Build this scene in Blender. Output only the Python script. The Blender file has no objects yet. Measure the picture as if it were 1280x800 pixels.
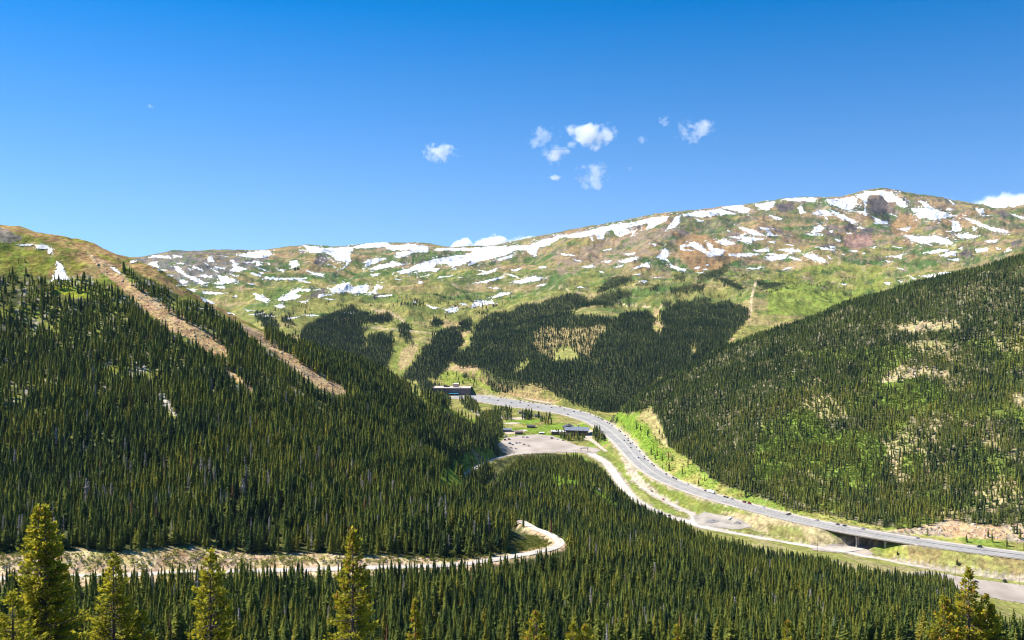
import bpy, math, random
import numpy as np
from mathutils import Vector, Matrix

random.seed(7)
RNG = np.random.default_rng(11)
F, HZ = 1108.0, 340.0            # focal length and horizon row of the 1280x800 photograph
SC = bpy.context.scene
COL = SC.collection

# ------------------------------------------------------------------ small helpers
def at(px, py, d):
    """World point seen at photo pixel (px,py) at distance d in front of the camera."""
    return ((px - 640.0) / F * d, d, -(py - HZ) / F * d)

def atz(px, py, z):
    return at(px, py, -z * F / (py - HZ))

def sstep(a, b, x):
    t = np.clip((x - a) / (b - a), 0, 1)
    return t * t * (3 - 2 * t)

def _hash(ix, iy, seed):
    h = (ix.astype(np.int64) * 374761393 + iy.astype(np.int64) * 668265263 + seed * 974634777) & 0xFFFFFFFF
    h = ((h ^ (h >> 13)) * 1274126177) & 0xFFFFFFFF
    h = (h ^ (h >> 16)) & 0xFFFFFFFF
    return h.astype(np.float64) / 4294967295.0

def vnoise(x, y, seed=0):
    ix, iy = np.floor(x), np.floor(y)
    fx, fy = x - ix, y - iy
    fx = fx * fx * fx * (fx * (fx * 6 - 15) + 10)
    fy = fy * fy * fy * (fy * (fy * 6 - 15) + 10)
    a, b = _hash(ix, iy, seed), _hash(ix + 1, iy, seed)
    c, d = _hash(ix, iy + 1, seed), _hash(ix + 1, iy + 1, seed)
    return (a + (b - a) * fx) * (1 - fy) + (c + (d - c) * fx) * fy

def fbm(x, y, scale, oct=4, seed=0, ridged=False):
    """0..1 fractal noise with a first wavelength of `scale` metres."""
    s, amp, tot = 0.0, 1.0, 0.0
    fx, fy = np.asarray(x) / scale, np.asarray(y) / scale
    for o in range(oct):
        n = vnoise(fx + 17.3 * o, fy - 9.1 * o, seed + o)
        if ridged:
            n = 1 - np.abs(2 * n - 1)
        s = s + amp * n
        tot += amp
        amp *= 0.5
        c, sn = 0.8, 0.6
        fx, fy = (fx * c - fy * sn) * 2.03, (fx * sn + fy * c) * 2.03
    return s / tot

def inpoly(px, py, poly):
    """Vectorised point-in-polygon."""
    poly = np.asarray(poly, float)
    px, py = np.asarray(px, float), np.asarray(py, float)
    res = np.zeros(px.shape, bool)
    x0, y0 = poly.min(0); x1, y1 = poly.max(0)
    m = (px >= x0) & (px <= x1) & (py >= y0) & (py <= y1)
    if not m.any():
        return res
    qx, qy = px[m], py[m]
    r = np.zeros(qx.shape, bool)
    n = len(poly)
    j = n - 1
    for i in range(n):
        xi, yi = poly[i]; xj, yj = poly[j]
        if yi != yj:
            c = ((yi > qy) != (yj > qy)) & (qx < (xj - xi) * (qy - yi) / (yj - yi) + xi)
            r ^= c
        j = i
    res[m] = r
    return res

def inany(px, py, polys):
    r = np.zeros(np.shape(px), bool)
    for p in polys:
        r |= inpoly(px, py, p)
    return r

class TPS:
    def __init__(self, pts, reg=1e-6):
        p = np.array(pts, float)
        self.c = p[:, :2] / 1000.0
        z = p[:, 2]
        n = len(p)
        A = np.zeros((n + 3, n + 3))
        A[:n, :n] = self.k(self.c, self.c) + reg * np.eye(n)
        A[:n, n] = 1; A[:n, n + 1:] = self.c
        A[n, :n] = 1; A[n + 1:, :n] = self.c.T
        self.w = np.linalg.solve(A, np.concatenate([z, [0, 0, 0]]))
    @staticmethod
    def k(a, b):
        r2 = ((a[:, None, :] - b[None, :, :]) ** 2).sum(-1)
        return r2 * np.log(r2 + 1e-12)
    def __call__(self, x, y):
        x = np.asarray(x, float); sh = x.shape
        q = np.stack([x.ravel(), np.asarray(y, float).ravel()], 1) / 1000.0
        out = np.empty(len(q))
        n = len(self.c)
        for i in range(0, len(q), 20000):
            s = q[i:i + 20000]
            out[i:i + 20000] = self.k(s, self.c) @ self.w[:n] + self.w[n] + s @ self.w[n + 1:]
        return out.reshape(sh)

# ------------------------------------------------------------------ the lie of the land
# Control points: (photo px, photo py, distance). Helper q(px, d, z) gives a hidden point by height.
def q(px, d, z):
    return ((px - 640.0) / F * d, d, z)

def pts(*a):
    return [at(*t) for t in a]

# roads: (px, py, z)
HIGHWAY = [(566, 495.5, -287), (585, 496, -287), (600, 497.5, -287.3), (625, 501.5, -288), (650, 505.5, -289), (680, 509.5, -290), (705, 514, -291),
           (725, 519, -292), (745, 527, -293.5), (762, 538, -295), (778, 552, -296.5), (792, 568, -297.5), (806, 582, -298), (825, 595, -298.5),
           (850, 606.5, -299), (880, 617.5, -299), (910, 626.5, -299.3), (940, 634.5, -299.5), (980, 645, -299.7), (1020, 654, -299.8),
           (1060, 662, -300), (1100, 669, -300), (1150, 677, -300.2), (1200, 684.5, -300.5), (1260, 692, -301), (1340, 702, -301.5), (1450, 715, -302)]
LOWER = [(722, 561, -303.2), (731, 562.5, -303.5), (742, 569, -304.5), (751, 574, -305.3), (759, 580, -306), (768, 592, -307.5), (777.5, 606, -309), (789, 620, -310.5),
         (804, 631, -311.5), (819, 639, -312), (840, 647, -312.5), (860, 652, -313), (880, 658.5, -313.3), (900, 663, -313.6), (920, 667.5, -314),
         (940, 671, -314.2), (960, 675, -314.5), (985, 679.5, -315), (1010, 683, -315.2), (1035, 686.5, -315.5), (1060, 691.5, -316), (1085, 697, -316.4),
         (1120, 702.5, -316.8), (1160, 708, -317.2), (1200, 714, -317.6), (1240, 719, -318), (1290, 725.5, -318.5), (1400, 741, -319.5)]
RAMP = [(770, 546, -297.0), (774, 553, -297.8), (778, 562, -299), (782, 573, -301), (787, 586, -303.5), (793, 597, -305.5), (801, 606, -307.3),
        (811, 613.5, -308.8), (824, 621.5, -310.2), (837.5, 629, -311.3), (852, 636.5, -312.2), (864, 642, -312.8), (868, 648, -313.1), (862, 652.5, -313.2)]
PASS = [(-140, 735, -157), (-60, 728, -160), (0, 723, -162), (60, 721, -163.5), (120, 719.5, -164.5), (180, 717.5, -165.5), (240, 715.5, -167), (320, 713.5, -169), (400, 711.5, -170.5),
        (480, 709, -172.5), (560, 706.5, -175), (600, 702, -177), (640, 695.5, -179.5), (670, 690, -182), (690, 685.5, -184), (699, 680, -186),
        (698, 675, -187.5), (690, 669.5, -189.5), (679, 664.5, -192), (668, 660.5, -194.5), (660, 656, -198), (650, 650.5, -203)]
PASS_UPPER = [(572, 604, -250), (577, 599.5, -254), (583, 592, -260), (592, 586.5, -266),
        (604, 579.5, -273), (618, 574, -280), (634, 569.5, -288), (655, 566.5, -295), (690, 564, -301), (722, 561, -303.2)]
UPPER = [(588, 480.5, -279), (600, 482.5, -280.5), (614, 488, -284), (626, 492, -286), (645, 496.5, -287.5), (665, 500, -288.5), (690, 504, -289.5)]
UNDER = [(1046, 689, -315.8), (1062, 687, -315.6), (1080, 683.5, -315.3)]

FLOOR = TPS([atz(*p) for p in LOWER[::2]] +
            [atz(*p) for p in ((570, 500, -288), (640, 512, -291), (690, 520, -294), (735, 532, -297), (660, 530, -297), (700, 545, -301), (640, 550, -300),
                               (610, 520, -293), (745, 552, -301), (600, 512, -290), (660, 560, -301), (770, 575, -305), (1075, 684, -315.3), (1110, 676, -315))] +
            [atz(*p) for p in ((1220, 735, -319), (1270, 755, -320.5), (1150, 728, -318.5), (1330, 760, -322), (1090, 712, -317.5))] +
            [q(560, 2200, -292), q(640, 2080, -291), q(450, 2400, -300), q(760, 1800, -296), q(700, 2600, -330), q(300, 2000, -330), q(500, 3000, -380),
             q(1000, 1200, -316), q(1250, 1050, -319), q(1500, 1000, -322), q(1100, 2000, -380), q(200, 1000, -330), q(600, 900, -330), q(900, 700, -330)])

HILL = TPS([(x, y, z) for x in (-120, 0, 120) for y, z in ((-60, 20), (0, -2.2), (45, -23.5), (100, -48.5))] +
           [(x, y, z) for x in (-260, 0, 260) for y, z in ((200, -95), (300, -134))] +
           pts((0, 800, 360), (0, 760, 410), (0, 724, 466), (300, 800, 370), (300, 760, 420), (300, 717, 498), (550, 800, 375), (550, 750, 440), (550, 710, 528),
               (716, 690, 608), (683, 676, 642), (672, 682, 612), (664, 672, 650), (700, 800, 380), (700, 740, 520), (700, 700, 640), (700, 660, 780), (700, 620, 980), (700, 590, 1200), (700, 570, 1440),
               (800, 800, 385), (800, 740, 530), (800, 700, 665), (800, 672, 840), (800, 658, 980), (800, 648, 1090), (850, 666, 900), (850, 657, 1020), (760, 640, 920), (760, 618, 1080), (760, 602, 1220), (900, 800, 390), (900, 740, 540), (900, 705, 690), (900, 688, 810), (900, 674, 950), (900, 665, 1050),
               (1100, 800, 400), (1100, 760, 520), (1100, 732, 680), (1100, 716, 830), (1100, 704, 930),
               (1250, 800, 430), (1250, 778, 600), (1250, 764, 740), (1250, 752, 840), (620, 645, 860), (612, 616, 1040), (632, 602, 1150), (652, 586, 1290)) +
           [q(-200, 380, -158), q(-200, 500, -165), q(1450, 430, -190), q(1450, 700, -300), q(1450, 850, -330), q(0, 700, -240), q(300, 700, -230), q(500, 800, -250),
            q(0, 1100, -420), q(400, 1300, -420), q(1000, 1150, -345), q(1300, 1050, -360), q(800, 1350, -330), q(1000, 1700, -480), q(640, 1800, -400), q(0, 1900, -600)])

LRIDGE = [(-160, 248, 1060), (-60, 268, 1060), (0, 282, 1060), (50, 297, 1055), (112, 312, 1050), (150, 326, 1050), (200, 343, 1050), (250, 373, 1060), (300, 401, 1080), (330, 418, 1100), (360, 431, 1130),
          (400, 440, 1160), (440, 455, 1210), (480, 472, 1280), (517, 489, 1360), (560, 506, 1420), (588, 532, 1385), (603, 562, 1290)]
LEFT = TPS(pts((0, 715, 474), (0, 691, 492), (0, 600, 610), (0, 500, 750), (0, 420, 880), (0, 345, 985), (0, 312, 1020),
               (150, 716, 482), (150, 690, 502), (150, 600, 620), (150, 500, 750), (150, 420, 880), (150, 360, 990),
               (300, 710, 505), (300, 692, 525), (300, 650, 560), (300, 600, 615), (300, 550, 690), (300, 500, 785), (300, 450, 900),
               (450, 706, 522), (450, 693, 538), (450, 650, 590), (450, 600, 680), (450, 550, 810), (450, 500, 980),
               (550, 703, 540), (550, 690, 555), (550, 650, 640), (550, 600, 780), (550, 550, 1120), (640, 690, 575), (640, 668, 630), (620, 650, 680), (600, 620, 850),
               (568, 607, 1040), (592, 594, 1165), (610, 581, 1260), (580, 575, 1190)) +
           pts(*LRIDGE) + [q(px, d + 260, -(py - HZ) / F * d - 120) for px, py, d in LRIDGE[::2]] +
           [q(px, d + 700, -(py - HZ) / F * d - 420) for px, py, d in LRIDGE[::4]] +
           [q(585, 1250, -262), q(570, 1240, -249), q(560, 1170, -236), q(592, 1330, -256), q(-200, 460, -163), q(-200, 600, -110), q(-200, 800, -20), q(0, 380, -215), q(300, 400, -225), q(500, 430, -230), q(640, 480, -235), q(690, 600, -225), q(700, 700, -260), q(680, 900, -300),
            q(680, 1200, -330), q(760, 1400, -430), q(800, 900, -450), q(660, 1600, -360)], reg=1e-5)

RRIDGE = [(1480, 262, 1560), (1360, 300, 1600), (1280, 326, 1630), (1200, 345, 1650), (1130, 364, 1680), (1060, 388, 1710), (1000, 406, 1740), (940, 424, 1770), (880, 455, 1760), (830, 486, 1700), (795, 514, 1665)]
RIGHT = TPS(pts((782, 518, 1640), (800, 535, 1570), (812, 552, 1490), (826, 572, 1395), (845, 590, 1300), (880, 606, 1225), (940, 625, 1150), (1000, 640, 1095), (1060, 652, 1060),
                (1130, 664, 1020), (1200, 672, 995), (1290, 681, 975), (1420, 697, 940),
                (820, 515, 1640), (835, 540, 1520), (860, 560, 1420), (950, 580, 1270), (950, 500, 1460), (950, 455, 1610), (850, 500, 1590), (880, 480, 1680),
                (1100, 640, 1085), (1100, 600, 1170), (1100, 550, 1270), (1100, 500, 1375), (1100, 430, 1540), (1180, 640, 1060), (1190, 560, 1180), (1190, 470, 1390), (1190, 400, 1530),
                (1280, 660, 1000), (1280, 600, 1085), (1280, 500, 1250), (1280, 400, 1450), (1420, 600, 1050), (1420, 450, 1300)) +
            pts(*RRIDGE) + [q(px, d + 350, -(py - HZ) / F * d - 110) for px, py, d in RRIDGE[::2]] +
            [q(px, d + 900, -(py - HZ) / F * d - 380) for px, py, d in RRIDGE[::2]] +
            [q(740, 1700, -325), q(740, 1500, -345), q(790, 1350, -335), q(850, 1180, -335), q(1000, 1000, -345), q(1150, 920, -350), q(1300, 870, -355), q(700, 2000, -380), q(1450, 820, -370)], reg=1e-5)

BRIDGE_PX = [(0, 300), (165, 325), (200, 317), (240, 313.5), (275, 314), (320, 311.5), (345, 308.5), (370, 305.5), (400, 308), (440, 306), (470, 302), (500, 302.5), (530, 304), (560, 307.5), (600, 307),
             (625, 305), (640, 301.5), (680, 293.5), (715, 288), (750, 281.5), (790, 275.5), (820, 268), (840, 265), (870, 261.5), (900, 258), (940, 255), (960, 253), (985, 248.5), (1020, 247), (1045, 246.5), (1065, 241.5),
             (1080, 238.5), (1100, 237.5), (1130, 244), (1150, 245), (1170, 247), (1190, 255), (1210, 262), (1245, 263), (1280, 271), (1400, 285)]
def _rd(px):
    return np.interp(px, [0, 200, 400, 640, 850, 1000, 1100, 1280], [4000, 4000, 4300, 4400, 4600, 4950, 5200, 5400])
BACK = TPS(pts((700, 497, 1960), (700, 450, 2250), (700, 400, 2650), (700, 370, 3000), (700, 340, 3500), (700, 312, 4100),
               (760, 511, 1870), (760, 470, 2050), (760, 430, 2280), (760, 395, 2560), (820, 480, 1990), (640, 490, 2010),
               (600, 470, 2170), (600, 440, 2400), (600, 400, 2800), (600, 370, 3200), (600, 340, 3750), (600, 318, 4150),
               (520, 468, 2230), (520, 430, 2480), (520, 390, 2850), (520, 350, 3450), (450, 460, 2250), (450, 430, 2450), (450, 400, 2720), (450, 370, 3100), (450, 340, 3600), (450, 315, 4050),
               (320, 405, 2550), (320, 380, 2900), (320, 350, 3350), (320, 325, 3850), (200, 345, 3300), (200, 326, 3750), (100, 330, 3700),
               (850, 440, 2200), (850, 400, 2500), (850, 375, 2760), (850, 350, 3100), (850, 320, 3550), (850, 290, 4050),
               (960, 395, 2520), (960, 360, 2900), (960, 330, 3400), (960, 300, 3900), (960, 275, 4400),
               (1090, 365, 3000), (1090, 340, 3400), (1090, 300, 4050), (1090, 265, 4650), (1280, 315, 3300), (1280, 300, 3800), (1280, 285, 4500), (1200, 335, 3050), (1200, 300, 3850), (1200, 278, 4500)) +
           [at(px, py, _rd(px)) for px, py in BRIDGE_PX] +
           [q(px, _rd(px) + 500, -(py - HZ) / F * _rd(px) - 170) for px, py in BRIDGE_PX[::4]] +
           [q(px, _rd(px) + 1800, -300) for px, py in BRIDGE_PX[::6]] +
           [q(640, 1800, -345), q(540, 1950, -345), q(760, 1650, -345), q(400, 2100, -300), q(200, 2600, -250), q(900, 1800, -330), q(1100, 2300, -260), q(1300, 2500, -250), q(-200, 3500, -50), q(1500, 3400, 90), q(1500, 2400, -200)], reg=1e-5)

# ------------------------------------------------------------------ height grid (columns = view slope x/y, rows = distance)
def _rows():
    r, y = [], 2.0
    while y < 7400:
        r.append(y)
        if y < 60: y *= 1.05
        elif y < 360: y *= 1.02
        elif y < 860: y *= 1.008
        elif y < 2150: y *= 1.0034
        elif y < 5600: y *= 1.0052
        else: y *= 1.04
    return np.array(r)
YR = _rows()
UC = np.concatenate([np.linspace(-1.25, -0.66, 36)[:-1], np.linspace(-0.66, 0.66, 1160), np.linspace(0.66, 1.25, 36)[1:]])
NU, NR = len(UC), len(YR)
def _upsample(fn):
    """Evaluate a smooth surface on a coarse sub-grid and interpolate it to the full grid."""
    iu = np.unique(np.concatenate([np.arange(0, NU, 5), [NU - 1]])); ir = np.unique(np.concatenate([np.arange(0, NR, 3), [NR - 1]]))
    cu, cr = UC[iu], YR[ir]
    g = fn(cr[:, None] * cu[None, :], np.repeat(cr[:, None], len(cu), 1))
    t = np.interp(UC, cu, np.arange(len(cu))); a = np.clip(np.floor(t).astype(int), 0, len(cu) - 2); w = t - a
    g = g[:, a] * (1 - w) + g[:, a + 1] * w
    t = np.interp(YR, cr, np.arange(len(cr))); a = np.clip(np.floor(t).astype(int), 0, len(cr) - 2); w = (t - a)[:, None]
    return g[a] * (1 - w) + g[a + 1] * w
GX = YR[:, None] * UC[None, :]
GY = np.repeat(YR[:, None], NU, 1)
_L = [_upsample(f) for f in (FLOOR, HILL, LEFT, RIGHT, BACK)]
_L[0] = np.where(GY < 380, -600, _L[0])
_L[1] = np.where(GY > 1900, -800, _L[1])
_L[2] = np.where((GY < 330) | (GY > 2100), -800, _L[2])
_L[3] = np.where((GY < 700) | (GY > 3000), -800, _L[3])
_L[4] = np.where(GY < 1500, -800, _L[4])
# relief noise on each mountain
def relief(amp, sc, seed, ridged=True, oct=5):
    return (fbm(GX, GY, sc, oct, seed, ridged) - 0.62) * amp
_nl = relief(16, 120, 3) + relief(5, 25, 5, False, 3)
_nr = relief(26, 190, 13) + relief(6, 30, 15, False, 3)
_damp = 1 - 0.75 * sstep(-350, -50, GY - _rd(UC * F + 640)[None, :])
_nb = (relief(95, 520, 23) + relief(34, 130, 25) + relief(10, 38, 29)) * sstep(1950, 3000, GY) * _damp + relief(8, 60, 27, False) * 1.0
_L[2] = _L[2] + _nl * sstep(490, 620, GY)
_L[3] = _L[3] + _nr * sstep(0, 60, _L[3] + 300)
_L[4] = _L[4] + _nb
_L[1] = _L[1] + relief(4, 45, 33, False, 3) * sstep(150, 350, GY)
_stack = np.stack(_L)
GL = _stack.argmax(0)                      # 0 floor 1 near hill 2 left mountain 3 right spur 4 back range
# smooth maximum (6 m) so that feet of slopes run out softly
_m = _stack.max(0)
GZ = _m + 5.0 * np.log(np.exp(np.clip((_stack - _m[None]) / 5.0, -30, 0)).sum(0))
GZ = np.where(GY > 2600, _m, GZ)
del _stack, _L, _nl, _nr, _nb

# ------------------------------------------------------------------ roads: centre lines and their cut / fill in the terrain
def densify(line, step=4.0):
    P = np.array([atz(*p) for p in line])
    # Catmull-Rom through the points
    out = []
    Q = np.vstack([2 * P[0] - P[1], P, 2 * P[-1] - P[-2]])
    for i in range(1, len(Q) - 2):
        p0, p1, p2, p3 = Q[i - 1:i + 3]
        n = max(2, int(np.linalg.norm(p2 - p1) / step))
        t = np.linspace(0, 1, n, endpoint=False)[:, None]
        out.append(0.5 * ((2 * p1) + (p2 - p0) * t + (2 * p0 - 5 * p1 + 4 * p2 - p3) * t ** 2 + (3 * p1 - p0 - 3 * p2 + p3) * t ** 3))
    out.append(P[-1:])
    return np.vstack(out)
ROADS = {}
for nm, ln in (('highway', HIGHWAY), ('service_road', LOWER), ('ramp_road', RAMP), ('mountain_road', PASS), ('valley_road', PASS_UPPER), ('upper_road', UPPER), ('underpass_road', UNDER)):
    ROADS[nm] = densify(ln)
def road_px(P):
    return P[:, 0] / P[:, 1] * F + 640
HWP = ROADS['highway']
HW_PX = road_px(HWP)
HW_W = np.interp(HW_PX, [560, 600, 640, 690, 722, 750, 800, 900, 1450], [60, 74, 78, 70, 54, 40, 31, 28, 26])
B0, B1 = 1030.0, 1142.0                    # the bridge stands between these two columns of the photograph

def carve(P, half, blend, lift=0.25, lo=None):
    """Level the terrain under a road to its profile and slope it off to the sides."""
    global GZ
    x0, x1 = P[:, 0].min() - 80, P[:, 0].max() + 80
    y0, y1 = P[:, 1].min() - 80, P[:, 1].max() + 80
    m = (GX > x0) & (GX < x1) & (GY > y0) & (GY < y1) & (np.abs(UC)[None, :] < 0.7)
    ii = np.nonzero(m)
    gx, gy = GX[ii], GY[ii]
    best = np.full(len(gx), 1e9); bz = np.zeros(len(gx)); bh = np.zeros(len(gx))
    hv = np.broadcast_to(half, (len(P),))
    for c in range(0, len(gx), 40000):
        s = slice(c, c + 40000)
        d2 = (gx[s, None] - P[None, :, 0]) ** 2 + (gy[s, None] - P[None, :, 1]) ** 2
        k = d2.argmin(1)
        best[s] = np.sqrt(d2[np.arange(len(k)), k]); bz[s] = P[k, 2]; bh[s] = hv[k]
    bl = np.broadcast_to(blend, best.shape)
    w = 1 - np.clip((best - bh) / bl, 0, 1)
    z = GZ[ii]
    w = np.where(w > 0, w, 0)
    GZ[ii] = z * (1 - w) + (bz - lift) * w
    return ii, best, bh
_carved = []
for nm, half, blend in (('mountain_road', 4.5, 9), ('valley_road', 5, 12), ('upper_road', 9, 12), ('underpass_road', 11, 5), ('service_road', 8, 14), ('ramp_road', 6, 9)):
    _carved.append(carve(ROADS[nm], half, blend))
_hm = (HW_PX < B0) | (HW_PX > B1)
_carved.append(carve(HWP[_hm], (HW_W / 2 + 3.0)[_hm], 17))

# spurs and gullies running down the back range (photo pixel lines, height in metres, half width in metres)
SPURS = [([(838,270),(836,290),(815,312),(795,332),(775,348)], 20, 90), ([(1090,241),(1082,262),(1076,285)], 22, 80), ([(1140,247),(1150,275),(1190,300)], 18, 90), ([(985,252),(960,280),(925,300),(900,322)], 20, 90), ([(400,310),(410,328),(414,345)], 18, 90),
         ([(530,306),(520,325),(490,345),(455,362)], 16, 100), ([(745,285),(720,315),(680,340)], 16, 110), ([(1030,250),(1050,282),(1085,300)], 18, 70), ([(230,315),(262,340),(300,365)], 16, 90), ([(620,308),(610,330),(570,360)], 14, 110), ([(1220,262),(1240,290),(1270,310)], 16, 90),
         ([(870,264),(872,290),(850,318)], -18, 80), ([(1060,246),(1066,275),(1060,300)], -20, 70), ([(1112,242),(1122,272),(1150,298)], -20, 80), ([(945,258),(925,282),(890,300)], -16, 80), ([(460,306),(455,325),(440,345)], -16, 90), ([(360,310),(350,335),(345,360)], -16, 90), ([(790,278),(765,310),(735,335)], -16, 100), ([(690,295),(660,325),(625,345)], -14, 100), ([(1185,256),(1205,285),(1235,308)], -16, 90)]
def _spurs():
    for line, hgt, wd in SPURS:
        P = np.array(line, float); t = np.linspace(0, len(P) - 1, 60); pxs = np.interp(t, np.arange(len(P)), P[:, 0]); pys = np.interp(t, np.arange(len(P)), P[:, 1])
        W = []
        for a, b in zip(pxs, pys):
            c = int(np.clip(np.interp((a - 640) / F, UC, np.arange(NU)), 0, NU - 1)); col = GZ[:, c] / GY[:, c]; sl = -(b - HZ) / F
            k = np.nonzero((col >= sl) & (YR > 2300))[0]
            if len(k): W.append((GX[k[0], c], GY[k[0], c]))
        if len(W) < 8: continue
        W = np.array(W); m = (GX > W[:, 0].min() - 300) & (GX < W[:, 0].max() + 300) & (GY > W[:, 1].min() - 300) & (GY < W[:, 1].max() + 300) & (GL == 4)
        ii = np.nonzero(m); best = np.full(len(ii[0]), 1e9); kk = np.zeros(len(best))
        wob = (fbm(GX[ii], GY[ii], 130, 3, 611) - .5) * 110
        for j, (wx, wy) in enumerate(W):
            d = np.hypot(GX[ii] + wob - wx, GY[ii] - wy); c = d < best; best[c] = d[c]; kk[c] = j / (len(W) - 1)
        GZ[ii] += hgt * np.exp(-(best / wd) ** 2) * np.clip(np.sin(np.clip(kk, .04, .96) * math.pi), 0.01, 1) ** .6
_spurs()

def zat(x, y):
    """Terrain height at world x,y (bilinear on the grid)."""
    x = np.asarray(x, float); y = np.asarray(y, float)
    c = np.interp(x / y, UC, np.arange(NU)); r = np.interp(y, YR, np.arange(NR))
    ci = np.clip(c.astype(int), 0, NU - 2); ri = np.clip(r.astype(int), 0, NR - 2)
    a, b = c - ci, r - ri
    return (GZ[ri, ci] * (1 - a) + GZ[ri, ci + 1] * a) * (1 - b) + (GZ[ri + 1, ci] * (1 - a) + GZ[ri + 1, ci + 1] * a) * b
def layer_at(x, y):
    c = np.clip(np.round(np.interp(np.asarray(x) / y, UC, np.arange(NU))).astype(int), 0, NU - 1)
    r = np.clip(np.round(np.interp(y, YR, np.arange(NR))).astype(int), 0, NR - 1)
    return GL[r, c]
GS = GZ / GY                               # view slope of every grid vertex
GCM = np.maximum.accumulate(GS, 0)         # skyline so far along each column
GPX = GX / GY * F + 640
GPY = HZ - F * GS
def skyline(x, y):
    c = np.clip(np.round(np.interp(np.asarray(x) / y, UC, np.arange(NU))).astype(int), 0, NU - 1)
    r = np.clip(np.floor(np.interp(y, YR, np.arange(NR))).astype(int) - 1, 0, NR - 1)
    return GCM[r, c]
def hit(px, py, dmin=0.0, dmax=1e9):
    """First terrain point under photo pixels (arrays): x, y, z and a validity mask."""
    px = np.atleast_1d(np.asarray(px, float)); py = np.atleast_1d(np.asarray(py, float))
    u = (px - 640) / F; s = -(py - HZ) / F
    c = np.interp(u, UC, np.arange(NU)); ci = np.clip(c.astype(int), 0, NU - 2); a = c - ci
    ok = np.zeros(len(px), bool); Y = np.full(len(px), 1000.0)
    k0 = int(np.searchsorted(YR, dmin)); k1 = int(np.searchsorted(YR, dmax))
    for b in range(0, len(px), 4000):
        sl = slice(b, b + 4000)
        col = GS[k0:k1, ci[sl]] * (1 - a[sl]) + GS[k0:k1, ci[sl] + 1] * a[sl]
        m = col >= s[sl][None, :]
        k = m.argmax(0); g = m.any(0) & (k > 0)
        j = np.arange(len(k)); kk = np.clip(k, 1, None)
        s0, s1 = col[kk - 1, j], col[kk, j]
        t = np.clip((s[sl] - s0) / np.where(np.abs(s1 - s0) < 1e-12, 1e-12, s1 - s0), 0, 1)
        Y[sl] = YR[k0 + kk - 1] * (1 - t) + YR[np.clip(k0 + kk, 0, NR - 1)] * t
        ok[sl] = g
    x = u * Y
    return x, Y, zat(x, Y), ok
# ------------------------------------------------------------------ ground cover
def R1(*p): return [(x / 4.0, 260 + y / 4.0) for x, y in p]
def R2(*p): return [(320 + x / 4.0, 260 + y / 4.0) for x, y in p]
def R3(*p): return [(640 + x / 4.0, 220 + y / 4.0) for x, y in p]
def R4(*p): return [(960 + x / 4.0, 220 + y / 4.0) for x, y in p]

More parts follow.
